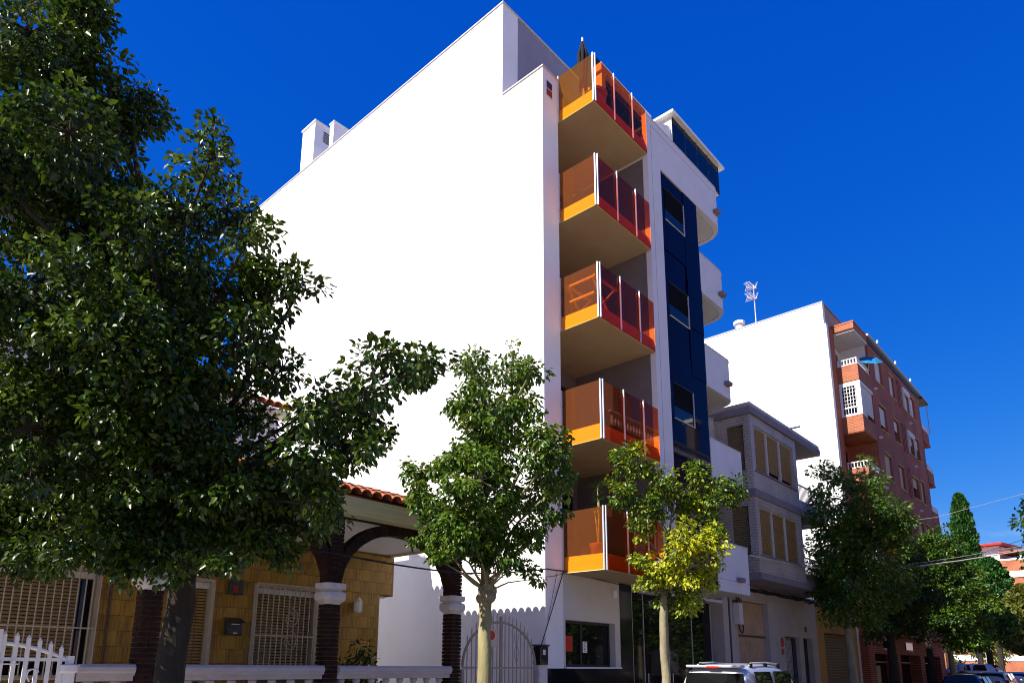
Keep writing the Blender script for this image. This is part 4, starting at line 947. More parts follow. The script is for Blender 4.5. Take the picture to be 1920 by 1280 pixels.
BIG = [(-11.06,-2.87,7.33,0.55,0),(-10.68,-3.08,7.59,0.21,0),(-10.74,-2.7,6.95,0.62,0),(-10.22,-2.96,7.06,0.32,0),(-10.91,-2.38,6.14,0.66,0),(-10.31,-2.68,6.33,0.54,0),(-10.33,-4.25,5.06,0.28,0),(-9.82,-4.13,6.02,0.24,0),(-9.38,-3.54,6.05,0.3,0),(-9.81,-3.59,5.58,0.44,0),(-10.17,-2.62,5.54,0.64,0),(-10.89,-3.32,4.61,0.57,0),(-9.68,-3.91,4.9,0.44,0),(-9.61,-4.58,5.18,0.15,0),(-9.23,-4.22,4.87,0.27,0),(-9.02,-4.41,4.95,0.18,0),(-10.25,-4.09,4.13,0.51,0),(-10.65,-3.15,3.99,0.58,0),(-9.63,-4.16,4.18,0.38,0),(-8.97,-3.59,4.67,0.22,0),(-8.41,-4.3,3.9,0.33,0),(-8.78,-5.28,3.96,0.23,0),(-8.04,-4.81,4.48,0.24,0),(-8.49,-5.67,4.06,0.12,0),(-8.37,-4.67,3.88,0.28,0),(-9.09,-4.93,3.68,0.2,0),(-9.17,-4.99,3.27,0.22,0),(-8.66,-3.57,3.23,0.39,0),(-9.46,-4.2,3.22,0.42,0),(-9.87,-3.78,3.35,0.58,0),(-10.08,-1.88,3.51,0.7,0),(-10.23,-1.75,2.85,0.39,0),(-9.97,-3.3,2.71,0.38,0),(-9.03,-2.84,2.84,0.35,0),(-8.91,-3.89,2.74,0.27,0),(-8.59,-3.97,2.9,0.23,0),(-11.44,-2.95,5.94,0.58,0),(-11.06,-1.38,4.94,0.79,0),(-10.83,-1.66,3.29,0.65,0),(-10.06,-2.05,4.5,0.61,0),(-9.62,-2.7,5.34,0.56,0),(-10.42,-2.09,6.13,0.61,0),(-9.51,-2.3,3.44,0.56,0),(-9.04,-3.18,4.05,0.45,0),(-10.7,-3.46,3.44,0.47,0),(-10.53,-4.03,4.4,0.39,0),(-10.07,-4.24,3.78,0.35,0),(-10.86,-3.93,5.75,0.36,0),(-10.97,-2.53,8.41,0.55,0),(-10.29,-3.84,3.55,0.36,0),(-10.29,-1.56,2.63,0.2,0),(-10.25,-2.93,2.57,0.16,0),(-10.04,-3.07,2.7,0.17,0),(-9.88,-3.6,2.46,0.14,0),(-9.63,-3.88,2.35,0.12,0),(-9.43,-4.3,2.42,0.1,0),(-9.14,-4.15,2.65,0.17,0),(-8.65,-3.98,2.59,0.13,0),(-9.03,-5.01,2.87,0.18,0),(-10.0,-2.48,3.0,0.37,0),(-9.61,-3.66,2.95,0.34,0),(-9.24,-4.1,2.9,0.3,0),(-10.4,-1.77,3.09,0.43,0),(-10.25,-2.57,2.71,0.27,0),(-9.67,-3.56,2.72,0.3,0),(-8.81,-4.29,3.24,0.27,0),(-8.41,-4.33,3.58,0.19,0),(-8.77,-5.32,3.34,0.12,0),(-8.72,-3.68,4.52,0.2,0),(-9.65,-4.74,4.23,0.2,0)]
SMALL = [(-4.56,-2.18,6.2,0.33,0),(-4.07,-2.62,6.37,0.35,0),(-4.43,-3.37,6.04,0.16,0),(-3.87,-2.73,5.76,0.28,0),(-4.52,-2.58,5.52,0.46,0),(-4.74,-2.07,5.67,0.26,0),(-4.24,-3.21,4.89,0.36,0),(-3.93,-3.48,4.86,0.26,0),(-3.72,-3.36,4.42,0.21,0),(-4.74,-1.22,4.77,0.33,0),(-4.92,-2.17,4.81,0.31,0),(-4.07,-2.28,4.9,0.56,0),(-3.39,-2.61,4.44,0.35,0),(-4.59,-1.21,4.17,0.37,0),(-4.58,-2.08,4.04,0.46,0),(-4.09,-2.54,3.89,0.42,0),(-4.59,-1.63,3.54,0.3,0),(-3.99,-1.87,3.46,0.35,0),(-3.92,-2.99,3.6,0.2,0),(-3.35,-2.46,3.0,0.17,0),(-3.49,-2.3,3.22,0.12,0),(-4.63,-1.14,3.72,0.19,0),(-4.9,-1.91,3.18,0.15,0),(-3.9,-2.11,5.43,0.45,0),(-4.78,-2.62,4.34,0.48,0),(-4.7,-2.33,3.65,0.36,0),(-3.87,-1.81,3.66,0.33,0),(-4.17,-2.67,3.36,0.23,0),(-4.65,-1.87,3.63,0.27,0),(-3.39,-2.95,4.03,0.17,0)]
T3 = [(0.77,-1.91,6.0,0.42,0.3),(0.66,-1.61,5.42,0.33,0.3),(1.18,-2.25,5.66,0.37,0.3),(1.12,-1.99,5.09,0.37,0.3),(1.75,-2.3,5.33,0.33,0.3),(1.77,-2.9,5.72,0.23,0.3),(2.12,-3.13,5.27,0.37,0.3),(2.07,-2.58,5.11,0.4,0.3),(2.33,-3.41,5.45,0.23,0.3),(0.91,-1.9,4.53,0.21,0.42),(2.1,-2.91,4.64,0.26,0.3),(1.4,-2.63,4.23,0.43,0.66),(1.95,-2.9,4.21,0.37,0.7),(1.25,-2.19,3.85,0.37,0.66),(1.57,-2.63,3.67,0.51,0.66),(2.24,-2.72,3.62,0.29,0.66),(1.5,-1.9,3.49,0.35,0.58),(2.0,-2.32,3.16,0.33,0.42),(1.79,-2.04,2.98,0.21,0.3),(1.06,-1.85,3.92,0.21,0.58)]
T4 = [(14.02,-1.79,8.35,0.62,0),(13.33,-1.98,6.93,0.86,0),(14.93,-2.67,8.08,0.71,0),(14.3,-2.46,6.73,0.98,0),(14.72,-3.46,6.66,0.81,0),(13.54,-1.79,5.46,0.86,0),(14.37,-3.01,5.44,1.06,0),(14.61,-3.9,6.68,0.46,0),(13.98,-2.34,4.44,0.95,0),(14.23,-1.28,4.35,0.61,0),(16.27,-2.76,4.42,0.89,0),(13.83,-1.88,3.63,0.64,0),(13.6,-3.05,7.19,0.76,0),(15.09,-1.96,5.83,1.12,0),(14.99,-3.1,6.27,0.87,0),(14.0,-1.84,4.76,0.86,0),(14.65,-2.59,3.65,0.72,0),(15.83,-3.32,4.63,0.74,0)]
T5 = [(20.36,-2.44,5.77,0.96,0),(20.31,-2.92,4.63,0.94,0),(19.77,-2.21,3.99,0.89,0),(18.86,-1.89,3.32,0.63,0),(21.2,-2.41,3.52,0.76,0),(19.26,-2.77,4.56,0.87,0),(19.61,-2.14,4.84,0.9,0)]
T6 = [(26.05,-2.94,7.35,0.87,0.35),(25.97,-2.34,5.75,1.04,0.3),(26.76,-3.16,5.63,0.98,0.3),(26.67,-2.58,4.15,1.1,0.3),(26.16,-2.02,4.15,0.87,0.2),(25.58,-2.35,7.09,0.64,0.3),(27.13,-2.84,3.42,0.75,0.3)]
T7 = [(31.85,-2.8,6.4,0.84,0),(31.11,-3.23,4.92,0.94,0),(31.83,-2.32,4.18,1.03,0),(33.03,-2.88,3.52,0.85,0),(32.1,-2.5,3.08,0.77,0)]
TR = [(8.02,-8.13,5.13,0.37,0),(7.55,-7.9,4.1,0.22,0),(8.2,-8.49,4.67,0.85,0),(7.4,-7.97,4.92,0.14,0)]

def aged(L,a): return [(x,y,z,r,a if g==0 else g) for x,y,z,r,g in L]
G_ = 'trees along the kerb'
NL = []
NL.append(tree('street_tree',(-9.1,-2.75,.1),[(-9.1,-2.75,.1),(-9.13,-2.75,1.3),(-9.10,-2.78,2.2),(-9.2,-2.85,3.1)],aged(BIG,.45),'leaf_dark','huge dark glossy-leaved tree filling the left of the street',size=.066,dens=2500,barkm='bark_dark',sub=.21,trunk_r=(.155,.12),group=G_,fill=130)[1])
NL.append(tree('street_tree',(-3.9,-1.95,.1),[(-3.9,-1.95,.1),(-3.93,-1.95,1.2),(-3.95,-1.95,2.0),(-3.94,-1.96,2.8)],aged(SMALL,.5),'leaf_mid','slim green tree with pale trunk in front of the white side wall',size=.085,dens=1700,sub=.23,trunk_r=(.12,.10),group=G_,fill=150,droop=.9,barkm='bark_green',burl=True)[1])
NL.append(tree('street_tree',(1.65,-1.95,.1),[(1.65,-1.95,.1),(1.66,-1.95,1.4),(1.62,-1.96,2.4),(1.68,-1.95,3.2)],T3,'leaf_gold','yellow-green tree in front of the lowest orange balcony',size=.085,dens=1500,sub=.24,trunk_r=(.10,.075),group=G_,fill=150)[1])
NL.append(tree('street_tree',(14.4,-1.95,.1),[(14.4,-1.95,.1),(14.35,-1.95,1.6),(14.3,-1.95,3.2)],aged(T4,.45),'leaf_mid','dark tree before the low garage and red brick block',size=.12,dens=560,sub=.36,trunk_r=(.17,.13),group=G_,fill=110)[1])
NL.append(tree('street_tree',(19.5,-1.95,.1),[(19.5,-1.95,.1),(19.5,-1.95,1.7),(19.5,-1.95,3.2)],aged(T5,.35),'leaf_dark','dark tree hiding the middle of the brick block ground floor',size=.13,dens=700,sub=.38,barkm='bark_dark',trunk_r=(.19,.15),group=G_,fill=50)[1])
NL.append(tree('street_tree',(26.0,-1.95,.1),[(26,-1.95,.1),(26,-1.95,1.7),(25.9,-1.95,3.0)],aged(T6,.7),'leaf_mid','bright green tree at the far corner of the brick block',size=.14,dens=600,sub=.4,barkm='bark_dark',trunk_r=(.17,.13),group=G_,fill=45)[1])
NL.append(tree('street_tree',(30.4,-1.95,.1),[(30.4,-1.95,.1),(30.4,-1.95,1.6),(30.4,-1.95,2.8)],aged(T7,.5),'leaf_mid','green tree beside the cypress above the parked cars',size=.15,dens=560,sub=.4,trunk_r=(.15,.12),group=G_,fill=45)[1])
NL.append(tree('street_tree',(4.6,-9.6,.12),[(4.6,-9.6,.12),(4.5,-9.5,1.6),(4.4,-9.3,3.0)],TR+[(4.6,-9.6,4.5,.8,.5),(3.9,-9.8,5.2,.8,.5),(5.2,-9.4,5.4,.7,.5),(4.5,-9.9,6.0,.7,.5),(5.0,-10,4.2,.7,.5),(4.2,-9.2,4.0,.6,.5)],'leaf_mid','tree poking a few leaves into the right edge of the view',size=.11,dens=420,sub=.35,trunk_r=(.14,.1),group=G_)[1])
# trees on the opposite pavement (they darken the reflections in the shop glass)
for i,(x,y) in enumerate(((9.5,-10.4),(15.5,-10.6),(22,-10.4),(28,-10.5))):
    NL.append(tree('street_tree',(x,y,.12),[(x,y,.12),(x,y,1.5),(x,y,2.7)],[(x+random.uniform(-1.1,1.1),y+random.uniform(-1,1),random.uniform(2.2,6.4),.75,.5) for _ in range(15)],'leaf_mid',('reflected tree across the street nearest the camera','second reflected tree across the street','third reflected tree across the street','farthest reflected tree across the street')[i],size=.17,dens=190,sub=.45,trunk_r=(.14,.1),group='trees on the opposite pavement',stems=False,fill=20)[1])
# cypresses and clipped conifers at the end of the street
def cypress(base,h,r,label,leafm='leaf_cypress',n=9000,size=.26,shape=.45,trunk=4.2):
    t = thing('cypress_tree',base,label,'cypress','conifers at the end of the street')
    MB().tube([base,(base[0],base[1],base[2]+trunk),(base[0],base[1],base[2]+h*.8)],[.22,.18,.05],8).build('trunk','bark_dark',t)
    z = rng.uniform(0,1,n)**.9; prof = np.minimum(1,(1-z)**shape*1.35)*np.minimum(1,.35+z*4); a = rng.uniform(0,2*np.pi,n)
    lump = 1+.14*np.sin(a*5+z*31)+.11*np.sin(a*3-z*47)+.07*np.sin(a*9+z*80); rad = r*prof*lump*rng.uniform(.72,1.04,n)
    P = np.stack([rad*np.cos(a),rad*np.sin(a),trunk+z*(h-trunk)],1); O = np.stack([np.cos(a)*.6,np.sin(a)*.6,np.full(n,1.3)],1)
    me = leaf_mesh('crown',P,O,size,np.clip(rng.normal(.5,.2,n),0,1),leafm,droop=-.2)
    o = bpy.data.objects.new('crown',me); col.objects.link(o); o.parent = t
cypress((60,1.35,.4),16.3,1.02,'tall clipped cypress column rising against the sky',n=15000,shape=.42)
cypress((57,3.1,.4),13.3,1.3,'shorter pointed cypress left of the tall one',n=8000,shape=.5)
cypress((58,-.35,.4),10.2,1.7,'broad dark conifer right of the tall cypress',n=9000,shape=.5)
cypress((54,-2.75,.2),7.6,1.9,'yellow-topped rounded conifer near the right edge',leafm='leaf_olive',n=9000,size=.28,shape=.6,trunk=2.4)
cypress((47,-1.2,.2),6.4,1.7,'low green conifer above the white car',n=6000,shape=.6,trunk=3.3)
# garden shrub behind the balustrade, palm on the lowest balcony
tree('garden_shrub',(-3.6,1.7,.1),[(-3.6,1.7,.1),(-3.62,1.7,.8),(-3.6,1.7,1.2)],[(-3.75,1.7,1.75,.25,.3),(-3.45,1.75,1.6,.22,.3),(-3.6,1.7,1.45,.25,.3),(-3.35,1.7,1.3,.2,.3),(-3.8,1.65,1.4,.22,.3)],'leaf_dark','dark leafy shrub behind the balustrade by the tiled wall',size=.085,dens=600,sub=.2,barkm='bark_dark',trunk_r=(.02,.015),group='garden shrubs',cat='shrub')
pt = thing('potted_palm',(1.0,-.75,3.96),'spiky potted palm behind glass on the lowest orange balcony','plant')
MB().lathe([(.14,0),(.2,.34),(.22,.36),(.2,.37)],(1.0,-.75,3.965),14).build('pot','terracotta',pt,smooth=True)
for j,(dx,dy,h) in enumerate(((.02,-.03,1.05),(-.05,.04,.8),(.06,.03,1.35))):
    MB().tube([(1.0,-.75,4.3),(1.0+dx,-.75+dy,4.3+h)],.018,6).build('stem','bark',pt)
    fr_m = MB()
    for q in range(26):
        a = q*2.4; e = rng.uniform(-.1,.9); Lf = rng.uniform(.22,.36); o_ = Vector((1.0+dx,-.75+dy,4.3+h))
        d_ = Vector((math.cos(a)*math.cos(e),math.sin(a)*math.cos(e),math.sin(e))); s_ = d_.cross(Vector((0,0,1))).normalized()*.014
        fr_m._add([o_,o_+d_*Lf*.5+s_,o_+d_*Lf-Vector((0,0,.06)),o_+d_*Lf*.5-s_],[(0,1,2,3)])
    me = fr_m.build('fronds','leaf_mid',pt)
# potted plant on a brick balcony
tree('balcony_plant',(23.4,-.75,10.2),[(23.4,-.75,10.2),(23.4,-.75,10.6)],[(23.25,-.85,11.3,.25,.7),(23.6,-.9,11.15,.25,.6),(23.3,-.6,11.0,.2,.6)],'leaf_mid','green plant spilling over the railing of the middle brick balcony',size=.12,dens=350,sub=.2,trunk_r=(.02,.015),group='balcony plants',cat='plant')
# low hedge and far trees beyond the plaza
far = [(72,6,0,4.2,2.6),(66,9,0,4.0,2.4),(80,3,0,5.2,3.0),(76,12,0,4.5,2.8)]
for i,(x,y,z,h,r) in enumerate(far):
    tree('park_tree',(x,y,.3),[(x,y,.3),(x,y,1.6),(x,y,2.4)],[(x+random.uniform(-r,r)*.6,y+random.uniform(-r,r)*.6,h*.5+random.uniform(.3,2.4),r*.5,.5) for _ in range(6)],('leaf_olive','leaf_mid')[i%2],('olive-green park tree behind the parked cars','dense green park tree left of the olive one','tall olive park tree behind the cypress','green park tree at the back of the plaza')[i],size=.3,dens=60,sub=.8,trunk_r=(.2,.15),group='park trees',stems=False,fill=10)

# ------------------------------------------------------------------ parked cars
def car(label, loc, rz, paint, st, rails=False, van=False):
    """st: stations (x, z_low, z_belt, z_top, half width low, half width belt, half width top); nose at +X"""
    c = thing('parked_car',(0,0,0),label,'car','cars parked along the kerb')
    n = len(st); vs_ = []; fs_ = []
    for (x,zl,zb,zt_,wl,wb_,wt) in st:
        zm = (zl+zb)/2
        half = [(0,zl),(wl*.86,zl),(wl,zl+.10),(wl+.035,zm),(wb_,zb),(wb_-(wb_-wt)*.5,(zb+zt_)/2) if zt_>zb+.05 else (wb_*.9,zb+.01),(wt,zt_-.05 if zt_>zb+.05 else zt_-.012),(wt*.72,zt_),(0,zt_+.012)]
        ring = [(x,-y,z) for y,z in half]+[(x,y,z) for y,z in half[-2:0:-1]]
        vs_ += ring
    k = len(ring)
    for i in range(n-1): fs_ += [(i*k+j,i*k+(j+1)%k,(i+1)*k+(j+1)%k,(i+1)*k+j) for j in range(k)]
    fs_ += [tuple(range(k)),tuple((n-1)*k+j for j in range(k))[::-1]]
    mb = MB(); mb._add(vs_,fs_); body = mb.build('body',paint,c,smooth=True)
    su = body.modifiers.new('s','SUBSURF'); su.levels = 2; su.render_levels = 2
    body.data.materials.append(MATS['car_glass'])
    # glass: greenhouse faces (between belt and top) become separate offset panes
    def P(i,j): return Vector(vs_[i*k+j])
    def pane(name,corners,off,parent=body,material='car_glass',ins=.08):
        cs = [Vector(q) for q in corners]; ce = sum(cs,Vector())/len(cs); nn = (cs[1]-cs[0]).cross(cs[-1]-cs[0]).normalized()
        if nn.dot(ce-Vector((st[n//2][0],0,.9))) < 0: nn = -nn
        cs = [ce+(q-ce)*(1-ins) for q in cs]
        m_ = MB(); m_._add([q+nn*off for q in cs]+[q+nn*(off-.03) for q in cs],[tuple(range(len(cs)))]+[(a,(a+1)%len(cs),len(cs)+(a+1)%len(cs),len(cs)+a) for a in range(len(cs))])
        return m_.build(name,material,parent)
    return c,body,P,pane,k
def finish(c,body,st,xw,rw,paint,loc,rz,tail_z,hw):
    tyre = prep(MB().lathe([(rw*.62,-.10),(rw*.95,-.10),(rw,-.07),(rw,.07),(rw*.95,.10),(rw*.62,.10)],n=24),'tyre','rubber'); rim = prep(MB().lathe([(rw*.2,-.08),(rw*.6,-.085),(rw*.64,-.06),(rw*.64,.06)],n=20),'rim','steel')
    for x in xw:
        for s in (-1,1):
            w = bpy.data.objects.new('wheel',tyre); col.objects.link(w); w.parent = c; w.location = (x,s*(hw-.09),rw); w.rotation_euler = (R(90)*s,0,0)
            q = bpy.data.objects.new('rim',rim); col.objects.link(q); q.parent = w
    x0 = st[0][0]; x1 = st[-1][0]
    for s in (-1,1):
        MB().box(x0-.015,x0+.10,s*(hw-.09)-.09,s*(hw-.09)+.09,tail_z-.16,tail_z+.2).build('tail_light','red_light',body,bevel=.02)
        MB().box(x1-.14,x1+.015,s*(hw-.2)-.16,s*(hw-.2)+.16,.62,.78).build('headlight','clear_light',body,bevel=.02)
        xm = st[-3][0]-.25; MB().box(xm,xm+.1,s*(hw+.1)-.1,s*(hw+.1)+.1,.98,1.12).build('mirror',paint,body,bevel=.02)
    MB().box(x0-.06,x0+.1,-hw+.12,hw-.12,.34,.5).build('bumper','rubber',body,bevel=.03); MB().box(x1-.1,x1+.06,-hw+.12,hw-.12,.3,.48).build('bumper','rubber',body,bevel=.03)
    MB().box(x0-.03,x0-.005,-.26,.26,.72,.83).build('number_plate','white_paint',body)
    c.location = loc; c.rotation_euler = (0,0,R(rz))
# silver compact van nearest the camera
st = [(0,.42,.98,1.02,.78,.80,.74),(.03,.34,1.0,1.45,.80,.81,.67),(.10,.30,1.0,1.64,.82,.825,.62),(.45,.28,1.0,1.70,.83,.83,.62),(1.3,.26,.99,1.72,.83,.83,.63),(2.05,.26,.98,1.69,.83,.83,.62),(2.45,.26,.97,1.55,.83,.83,.60),(3.15,.27,.95,1.0,.82,.80,.66),(3.75,.29,.86,.90,.79,.76,.64),(3.98,.38,.70,.74,.70,.66,.55)]
c,body,P,pane,k = car('silver compact van with roof rails parked beside the yellow-green tree',None,0,'car_silver',st)
pane('rear_window',[(.045,-.62,1.52),(.045,.62,1.52),(-.012,.70,1.06),(-.012,-.70,1.06)],.025,ins=.03)
for s in (-1,1):
    for (a,b,za,zb2) in ((.28,1.12,1.04,1.55),(1.22,2.1,1.03,1.56)):
        pane('side_window',[(a,s*.815,za),(b,s*.815,za),(b-.02,s*.69,zb2),(a+.05,s*.69,zb2)],.035,ins=.03)
    pane('quarter_window',[(2.17,s*.815,1.03),(2.75,s*.815,1.02),(2.25,s*.69,1.52)],.035,ins=.05)
    rl = MB().tube([(.42,s*.56,1.66),(.52,s*.56,1.715),(1.2,s*.56,1.735),(1.88,s*.56,1.71),(2.0,s*.56,1.64)],.016,8).build('roof_rail','steel',body,smooth=True)
    for x in (.5,1.25,1.92): MB().box(x-.06,x+.06,s*.56-.025,s*.56+.025,1.62,1.712).build('rail_foot','rubber',rl)
    for x in (.95,1.95): MB().box(x-.1,x+.06,s*.845-.015,s*.845+.015,.9,.93).build('door_handle','rubber',body)
pane('windscreen',[(2.5,-.6,1.54),(2.5,.6,1.54),(3.1,.66,1.03),(3.1,-.66,1.03)],.03,ins=.03)
MB().box(-.03,.16,-.60,.60,1.625,1.675).build('spoiler','car_silver',body,bevel=.015); MB().box(-.04,-.02,-.13,.13,1.615,1.65).build('brake_light','red_light',body)
MB().tube([(.35,0,1.71),(.22,0,1.95)],.006,5).build('aerial','cable',body); MB().box(-.03,.02,-.7,.7,.85,.88).build('tailgate_trim','rubber',body)
finish(c,body,st,(.62,3.15),.31,'car_silver',(1.7,-3.02,0),0,.95,.82)
def hatch(label,loc,rz,paint,sc=1.0,hz=1.0):
    st = [(x*sc,a*hz,b*hz,t*hz,w1,w2,w3) for (x,a,b,t,w1,w2,w3) in [(0,.42,.90,.93,.76,.78,.70),(.05,.32,.93,1.10,.80,.80,.62),(.35,.28,.94,1.36,.82,.82,.56),(.8,.26,.93,1.43,.83,.83,.56),(1.7,.25,.92,1.44,.83,.83,.56),(2.25,.25,.91,1.36,.83,.83,.55),(3.0,.27,.89,.93,.82,.80,.66),(3.75,.29,.80,.84,.79,.76,.62),(4.02,.38,.66,.70,.70,.66,.5)]]
    c,body,P,pane,k = car(label,None,0,paint,st)
    pane('rear_window',[(.06*sc,-.66,.99*hz),(.06*sc,.66,.99*hz),(.33*sc,.56,1.34*hz),(.33*sc,-.56,1.34*hz)],.035,ins=.04)
    for s in (-1,1):
        for a,b in ((.55,1.35),(1.42,2.25)): pane('side_window',[(a*sc,s*.80,.97*hz),(b*sc,s*.80,.97*hz),((b-.05)*sc,s*.64,1.34*hz),((a+.12)*sc,s*.64,1.34*hz)],.035,ins=.03)
    pane('windscreen',[(2.32*sc,-.54,1.33*hz),(2.32*sc,.54,1.33*hz),(2.95*sc,.66,.96*hz),(2.95*sc,-.66,.96*hz)],.03,ins=.03)
    finish(c,body,st,(.7*sc,3.2*sc),.31,paint,loc,rz,.86*hz,.82); return c
hatch('black hatchback, nearest of the cars at the far right','',0,'car_dark') if False else None
hatch('dark car parked in front of the low ochre wall',(23.5,-3.45,0),0,'car_dark',1.0,.98)
hatch('silver grey car with red tail lights behind the dark one',(31.5,-3.3,0),0,'car_silver',1.08,1.06)
hatch('white car behind the silver grey one at the right edge',(39.5,-3.3,0),0,'car_white',1.0,1.04)
hatch('white estate car standing crosswise on the plaza',(45.5,-3.0+1.05,.55),84,'car_white',1.05,1.0)

# ------------------------------------------------------------------ plaza end of the street
MB().box(40,110,-2.0,30,-.2,.55).build('plaza','plaza',kind='structure')
lw = thing('garden_wall',(38.5,0,0),'low ochre garden wall behind the parked dark car','wall')
MB().box(38.0,38.3,-1.9,6,0,1.33).build('wall','ochre',lw); MB().box(37.95,38.35,-1.95,6,1.331,1.40).build('coping','pavement',lw)
ks = thing('park_kiosk',(66,6,0),'cream garden wall with square openings and brick pier beyond the cars','wall')
MB().box(62,62.3,4.7,12,.5,3.0).build('wall','cream_wall',ks)
for i in range(4):
    for j in range(3): MB().box(61.96,61.998,5.0+i*.35+.1*(j%2),5.2+i*.35+.1*(j%2),1.2+j*.4,1.45+j*.4).build('opening','dark_metal',ks)
MB().box(61.9,62.4,4.15,4.69,.5,3.0).build('pier','orange_brick',ks)
ts = thing('traffic_sign',(47,-.55,.55),'round traffic sign on a grey pole seen from behind above the cars','sign')
MB().tube([(47,-.55,.55),(47,-.55,3.75)],.035,8).build('pole','cap_metal',ts)
MB().prism([(-.55+.32*math.cos(i*math.pi/14),3.45+.32*math.sin(i*math.pi/14)) for i in range(28)],'x',46.93,46.95).build('disc','cap_metal',ts); MB().box(46.9,46.929,-.59,-.51,3.35,3.55).build('clamp','dark_metal',ts)
ib = thing('advertising_panel',(56,.2,.55),'narrow pale street panel with orange board beyond the white estate car','panel')
MB().box(56,56.12,-.05,.35,.5,2.9).build('panel','shutter_white',ib,bevel=.02); MB().box(56.1,56.2,.45,1.3,1.2,1.9).build('board','orange_brick',ib)
# person standing beside a parked scooter
pn = thing('person',(43,-.15,.55),'person in pale blue shirt and dark jeans standing by the parked scooter','person')
bm_v = [(0,0,.92),(0,0,1.12),(0,0,1.36),(0,0,1.48),(.02,0,1.56),(.03,0,1.66),(0,.09,.88),(.03,.10,.48),(0,.10,.08),(.12,.11,.03),(0,-.09,.88),(-.02,-.10,.48),(-.05,-.10,.08),(.07,-.11,.03),(0,.19,1.40),(.02,.25,1.13),(.10,.22,.90),(.13,.21,.82),(0,-.19,1.40),(.04,-.24,1.13),(.16,-.2,.95),(.2,-.19,.88)]
bm_e = [(0,1),(1,2),(2,3),(3,4),(4,5),(0,6),(6,7),(7,8),(8,9),(0,10),(10,11),(11,12),(12,13),(2,14),(14,15),(15,16),(16,17),(2,18),(18,19),(19,20),(20,21)]
bm_r = [.15,.13,.16,.06,.085,.095,.09,.065,.045,.04,.09,.065,.045,.04,.065,.048,.038,.035,.065,.048,.038,.035]
me = bpy.data.meshes.new('body'); me.from_pydata(bm_v,bm_e,[]); ob = bpy.data.objects.new('body',me); col.objects.link(ob); ob.parent = pn
sk = ob.modifiers.new('skin','SKIN'); 
for v_,r_ in zip(me.skin_vertices[0].data,bm_r): v_.radius = (r_,r_)
me.skin_vertices[0].data[0].use_root = True
ss = ob.modifiers.new('sub','SUBSURF'); ss.levels = 2; ss.render_levels = 2
bpy.context.view_layer.update(); dg = bpy.context.evaluated_depsgraph_get()
me2 = bpy.data.meshes.new_from_object(ob.evaluated_get(dg)); ob.modifiers.clear(); ob.data = me2; me2.name = 'body'
for m_ in ('skin','shirt','jeans','hair','rubber'): me2.materials.append(MATS[m_])
for p in me2.polygons:
    z = p.center.z; p.use_smooth = True
    p.material_index = 4 if z < .07 else 2 if z < .93 and abs(p.center.y) < .17 else 3 if z > 1.66 or (z > 1.57 and p.center.x < .0) else 0 if z > 1.46 or z < .98 or (abs(p.center.y) > .2 and z < 1.15) else 1
pn.rotation_euler = (0,0,R(200))
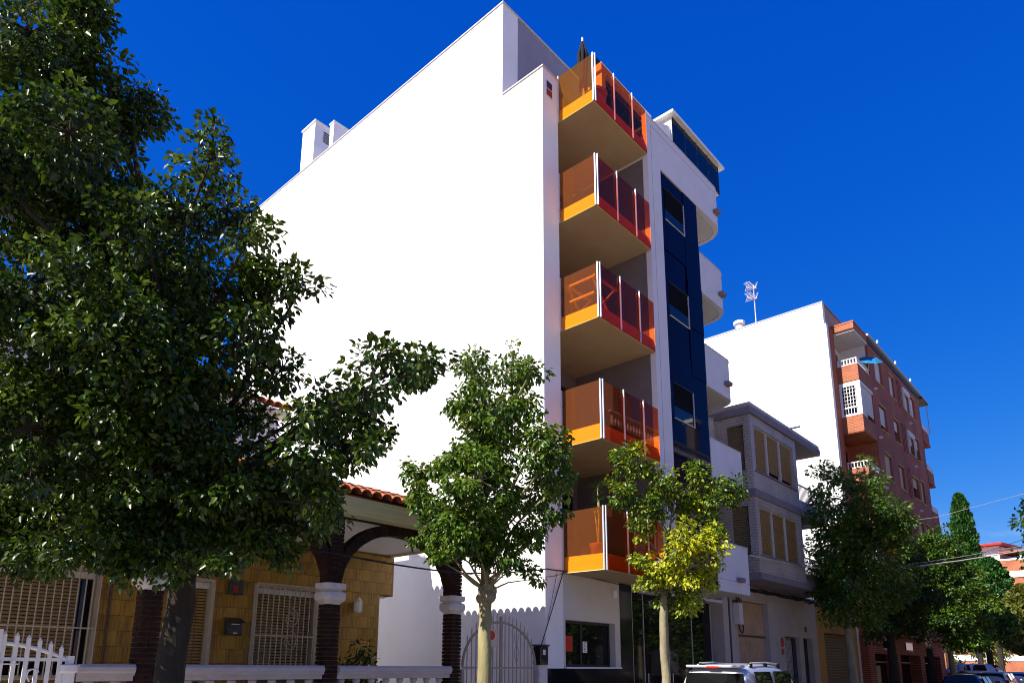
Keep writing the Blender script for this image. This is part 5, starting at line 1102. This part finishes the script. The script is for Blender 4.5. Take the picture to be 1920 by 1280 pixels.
def scooter(label,loc,rz,paint):
    s = thing('scooter',(0,0,0),label,'scooter','scooters parked by the plaza')
    ty = prep(MB().lathe([(.14,-.05),(.22,-.05),(.24,0),(.22,.05),(.14,.05)],n=18),'wheel','rubber')
    for x in (-.62,.62):
        w = bpy.data.objects.new('wheel',ty); col.objects.link(w); w.parent = s; w.location = (x,0,.24); w.rotation_euler = (R(90),0,0)
    MB().prism([(-.75,.45),(-.2,.35),(.25,.3),(.3,.36),(-.1,.42),(-.2,.72),(-.7,.78),(-.85,.66)],'y',-.14,.14).build('body',paint,s,bevel=.04)
    MB().prism([(.28,.3),(.38,.32),(.56,.95),(.48,1.0)],'y',-.17,.17).build('front_shield',paint,s,bevel=.03)
    MB().prism([(-.75,.785),(-.15,.73),(-.12,.78),(-.4,.84),(-.72,.87)],'y',-.13,.13).build('seat','black_cloth',s,bevel=.03)
    MB().tube([(.46,-.33,1.05),(.52,-.1,1.06),(.52,.1,1.06),(.46,.33,1.05)],.02,8).build('handlebar','rubber',s); MB().tube([(.53,0,1.0),(.62,0,.3)],.03,8).build('fork','steel',s)
    for q in (-1,1): MB().lathe([(.01,0),(.06,.01),(.05,.03)],(.5,q*.3,1.2),10).build('mirror','rubber',s); MB().tube([(.48,q*.25,1.06),(.5,q*.3,1.2)],.008,5).build('mirror_stalk','rubber',s)
    s.location = loc; s.rotation_euler = (0,0,R(rz)); return s
scooter('black scooter parked left of the standing person',(44.5,.75,.55),70,'car_dark'); scooter('dark scooter with purple cover right of the tree trunk',(43.8,.35,.55),80,'purple_cloth'); scooter('red scooter at the corner of the brick block',(42,1.75,.55),60,'red_paint')
# far apartment block at the end of the street
Z = thing('far_building',(95,3,0),'distant orange brick block with white bands and red roofed penthouse','apartment building')
zw = MB().box(0,12,-14,14,0,14.9).build('wall','orange_brick',Z)
for o_ in (zw,): pass
def zb_(name,x0,x1,y0,y1,z0,z1,m_,par=None): return MB().box(95+x0,95+x1,3+y0,3+y1,z0,z1).build(name,m_,par or Z)
bpy.data.objects.remove(zw); zw = zb_('wall',0,12,-14,14,0,14.9,'orange_brick')
for z in (12.75,9.35,5.95,2.6): zb_('white_band',-.12,0,-14,14,z,z+.75,'white_paint',zw)
for z in (10.3,6.9,3.5):
    for y in range(-12,13,4):
        w = zb_('window',-.04,-.002,y,y+2.0,z+.25,z+2.2,'shutter_white',zw); zb_('frame',-.08,-.041,y-.1,y+2.1,z+2.2,z+2.35,'dark_metal',w)
        if y%8==0: zb_('awning',-.7,-.05,y-.3,y+2.3,z+2.36,z+2.44,'shutter_cream',w)
pz = zb_('penthouse',1,7,.5,14,14.9,17.0,'white_render'); zb_('window',.95,.998,5,6.5,15.6,16.6,'shutter_cream',pz); zb_('penthouse',3,9,-14,-3,14.9,16.9,'white_render')
MB().prism([(94.8,20.0-3.0),(103.5,17.4),(103.5,17.6),(94.8,17.25)],'y',2.8,17.4).build('red_roof','red_paint',Z); zb_('porch_roof',-.2,5,-13.9,.3,15.9,16.05,'terracotta'); zb_('parapet',-.05,.1,-14,14,14.9,15.1,'white_paint')
for y in (-12,-7,-2): zb_('post',.1,.25,y,y+.15,15.1,15.9,'white_paint')
Z.rotation_euler = (0,0,R(-8))
for o_ in bpy.data.objects:
    if '_o' in o_: del o_['_o']
print('leaves',NL)
